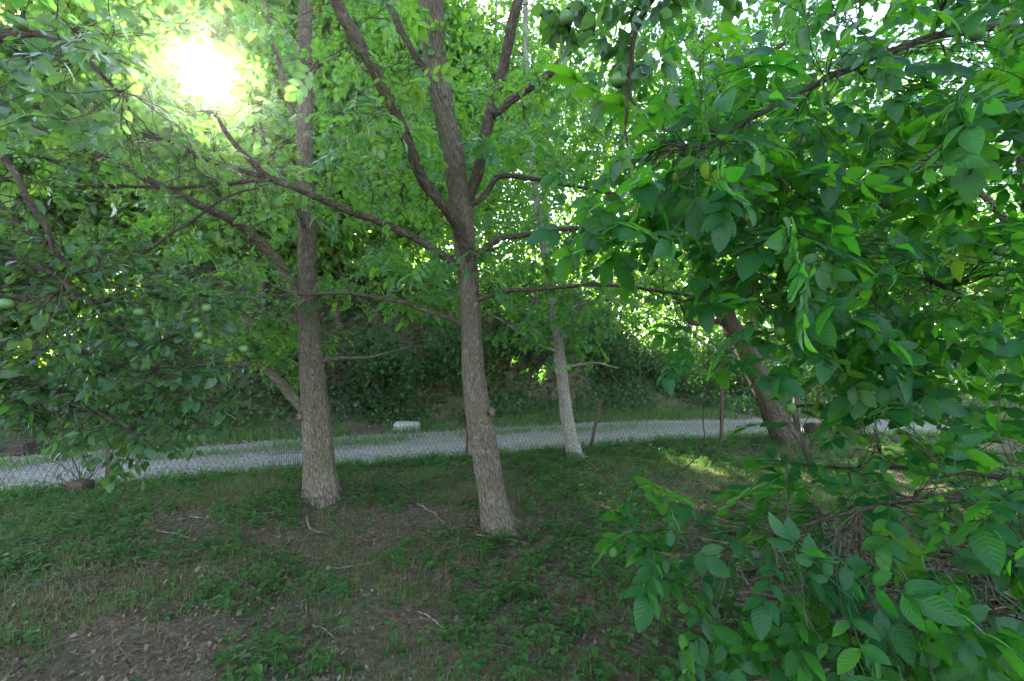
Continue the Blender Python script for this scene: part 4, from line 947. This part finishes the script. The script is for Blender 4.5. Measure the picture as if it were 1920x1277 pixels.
for h in (1.02,):
    g = Geo(); ss = np.arange(0, fl[-1], .12); tube(g, fpt(ss, np.full(len(ss), h)), .0018, 4, .5, cap=False); g.obj('top_wire', M['wire'], root)

# small wire panel leaning on the fence
a, b = gp(511, 882), gp(571, 878); a[1] -= .06; b[1] -= .06; root = thing('wire_panel', tuple((a+b)/2), 'small panel of upright dark wires leaning on the fence left of the upright walnut', 'wire panel')
for k in range(15):
    q = a+(b-a)*k/14; g = Geo(); hh = .25+.02*math.sin(k*2.1); tube(g, np.array([q-[0, 0, .01], q+[.004*math.sin(k), .0, hh]]), .003, 4, .5); g.obj('upright_wire', M['wire'], root)
for hh in (.06, .215):
    g = Geo(); tube(g, np.array([a+[0, -.005, hh], (a+b)/2+[0, -.005, hh+.004], b+[0, -.005, hh]]), .003, 4, .5); g.obj('cross_wire', M['wire'], root)

# wooden post by the leaning walnut
p = np.array([(1494-CX)/F*7.0, 7.0, 0]); p[2] = terrain(p[0], p[1]); g = Geo(); P, r = smooth_path([p-[0, 0, .1], p+[.0, 0, .4], p+[-.01, 0, .93]], [.055, .05, .047], .05); tube(g, P, r, 14, .5, bark_disp(.08, 4.)); loose('wooden_post', g, M['bark'], tuple(p), 'round weathered wooden post right of the leaning brown walnut', 'post')
# dark log behind it
p = np.array([(1560-CX)/F*7.6, 7.6, 0.]); p[2] = terrain(p[0], p[1]); g = Geo(); P, r = smooth_path([p+[-.42, -.1, .13], p+[0, 0, .15], p+[.5, .12, .14]], [.14, .15, .13], .06); tube(g, P, r, 18, .5, bark_disp(.16, 7.)); loose('fallen_log', g, M['bark_dark'], tuple(p), 'dark old log lying on the ground behind the wooden post', 'log')
# old boards on the left verge
p = np.array([-7.5, 6.3, 0.]); p[2] = terrain(p[0], p[1]); root = thing('board_stack', tuple(p), 'low stack of weathered brown boards on the verge at the left edge', 'boards')
for k, (dx, dy, dz, rz, L, wd) in enumerate([(0, 0, .06, .1, 1.5, .2), (.0, .22, .06, .12, 1.5, .2), (-.03, .1, .105, .06, 1.45, .22), (.04, .02, .15, .16, 1.3, .2), (-.1, .2, .15, .1, 1.4, .18)]):
    c, s_ = math.cos(rz), math.sin(rz); V = np.array([[sx*L/2, sy*wd/2, sz*.02] for sz in (-1, 1) for sy in (-1, 1) for sx in (-1, 1)]); V = np.stack([V[:, 0]*c-V[:, 1]*s_, V[:, 0]*s_+V[:, 1]*c, V[:, 2]], 1)+p+[dx, dy, dz]
    ff = np.array([[0, 2, 3], [0, 3, 1], [4, 5, 7], [4, 7, 6], [0, 1, 5], [0, 5, 4], [2, 6, 7], [2, 7, 3], [0, 4, 6], [0, 6, 2], [1, 3, 7], [1, 7, 5]]); g = Geo(); g.add(V, ff); g.obj('board', M['wood'], root, smooth=False)
# dry stump shrub at the fence, left
p = gp(150, 922); root = thing('dry_shrub', tuple(p), 'dead shrub stump with bare brown stems at the left of the fence', 'shrub'); g = Geo(); v, f = rough_block(p+[0, 0, .05], .10, .08, .07, 9, 8); g.add(v, f); g.obj('stump', M['rust'], root)
for k in range(12):
    e = p+np.array([RNG.uniform(-.28, .3), RNG.uniform(-.1, .15), RNG.uniform(.18, .42)]); P, r = smooth_path([p+[RNG.uniform(-.06, .06), 0, .04], (p+e)/2+RNG.normal(size=3)*.03, e], [.006, .004, .002], .04); g = Geo(); tube(g, P, r, 5, .5); g.obj('stem', M['bark_dark'], root)
# brush pile, right foreground
pc = np.array([2.15, 2.25, 0.]); pc[2] = terrain(pc[0], pc[1]); root = thing('brush_pile', tuple(pc), 'heap of dry grey prunings under the big-leaved walnut boughs', 'brush pile')
for k in range(280):
    a = RNG.normal()*.5+RNG.choice([0, .4, -.5, 2.6]); L = RNG.uniform(.35, 1.25); q = RNG.uniform(-1, 1, 3)*np.array([.85, .5, .0]); top = .74*(1-(q[0]/1.2)**2)*(1-(q[1]/.8)**2)
    c = pc+q+[0, 0, .03+RNG.random()**.7*top]; dd = np.array([math.cos(a), math.sin(a)*.6, RNG.normal()*.18])*L/2; bow = RNG.normal(size=3)*.06*L
    P, r = smooth_path([c-dd, c-dd*.3+bow, c+dd*.4+bow*.6, c+dd], np.array([1, .85, .65, .35])*RNG.choice([.004, .006, .008, .013], p=[.35, .35, .2, .1]), .06)
    P[:, 2] = np.maximum(P[:, 2], terrain(P[:, 0], P[:, 1])+.008); g = Geo(); tube(g, P, r, 5, .5); g.obj('stick', M['dry'] if k % 3 else M['twig'], root)
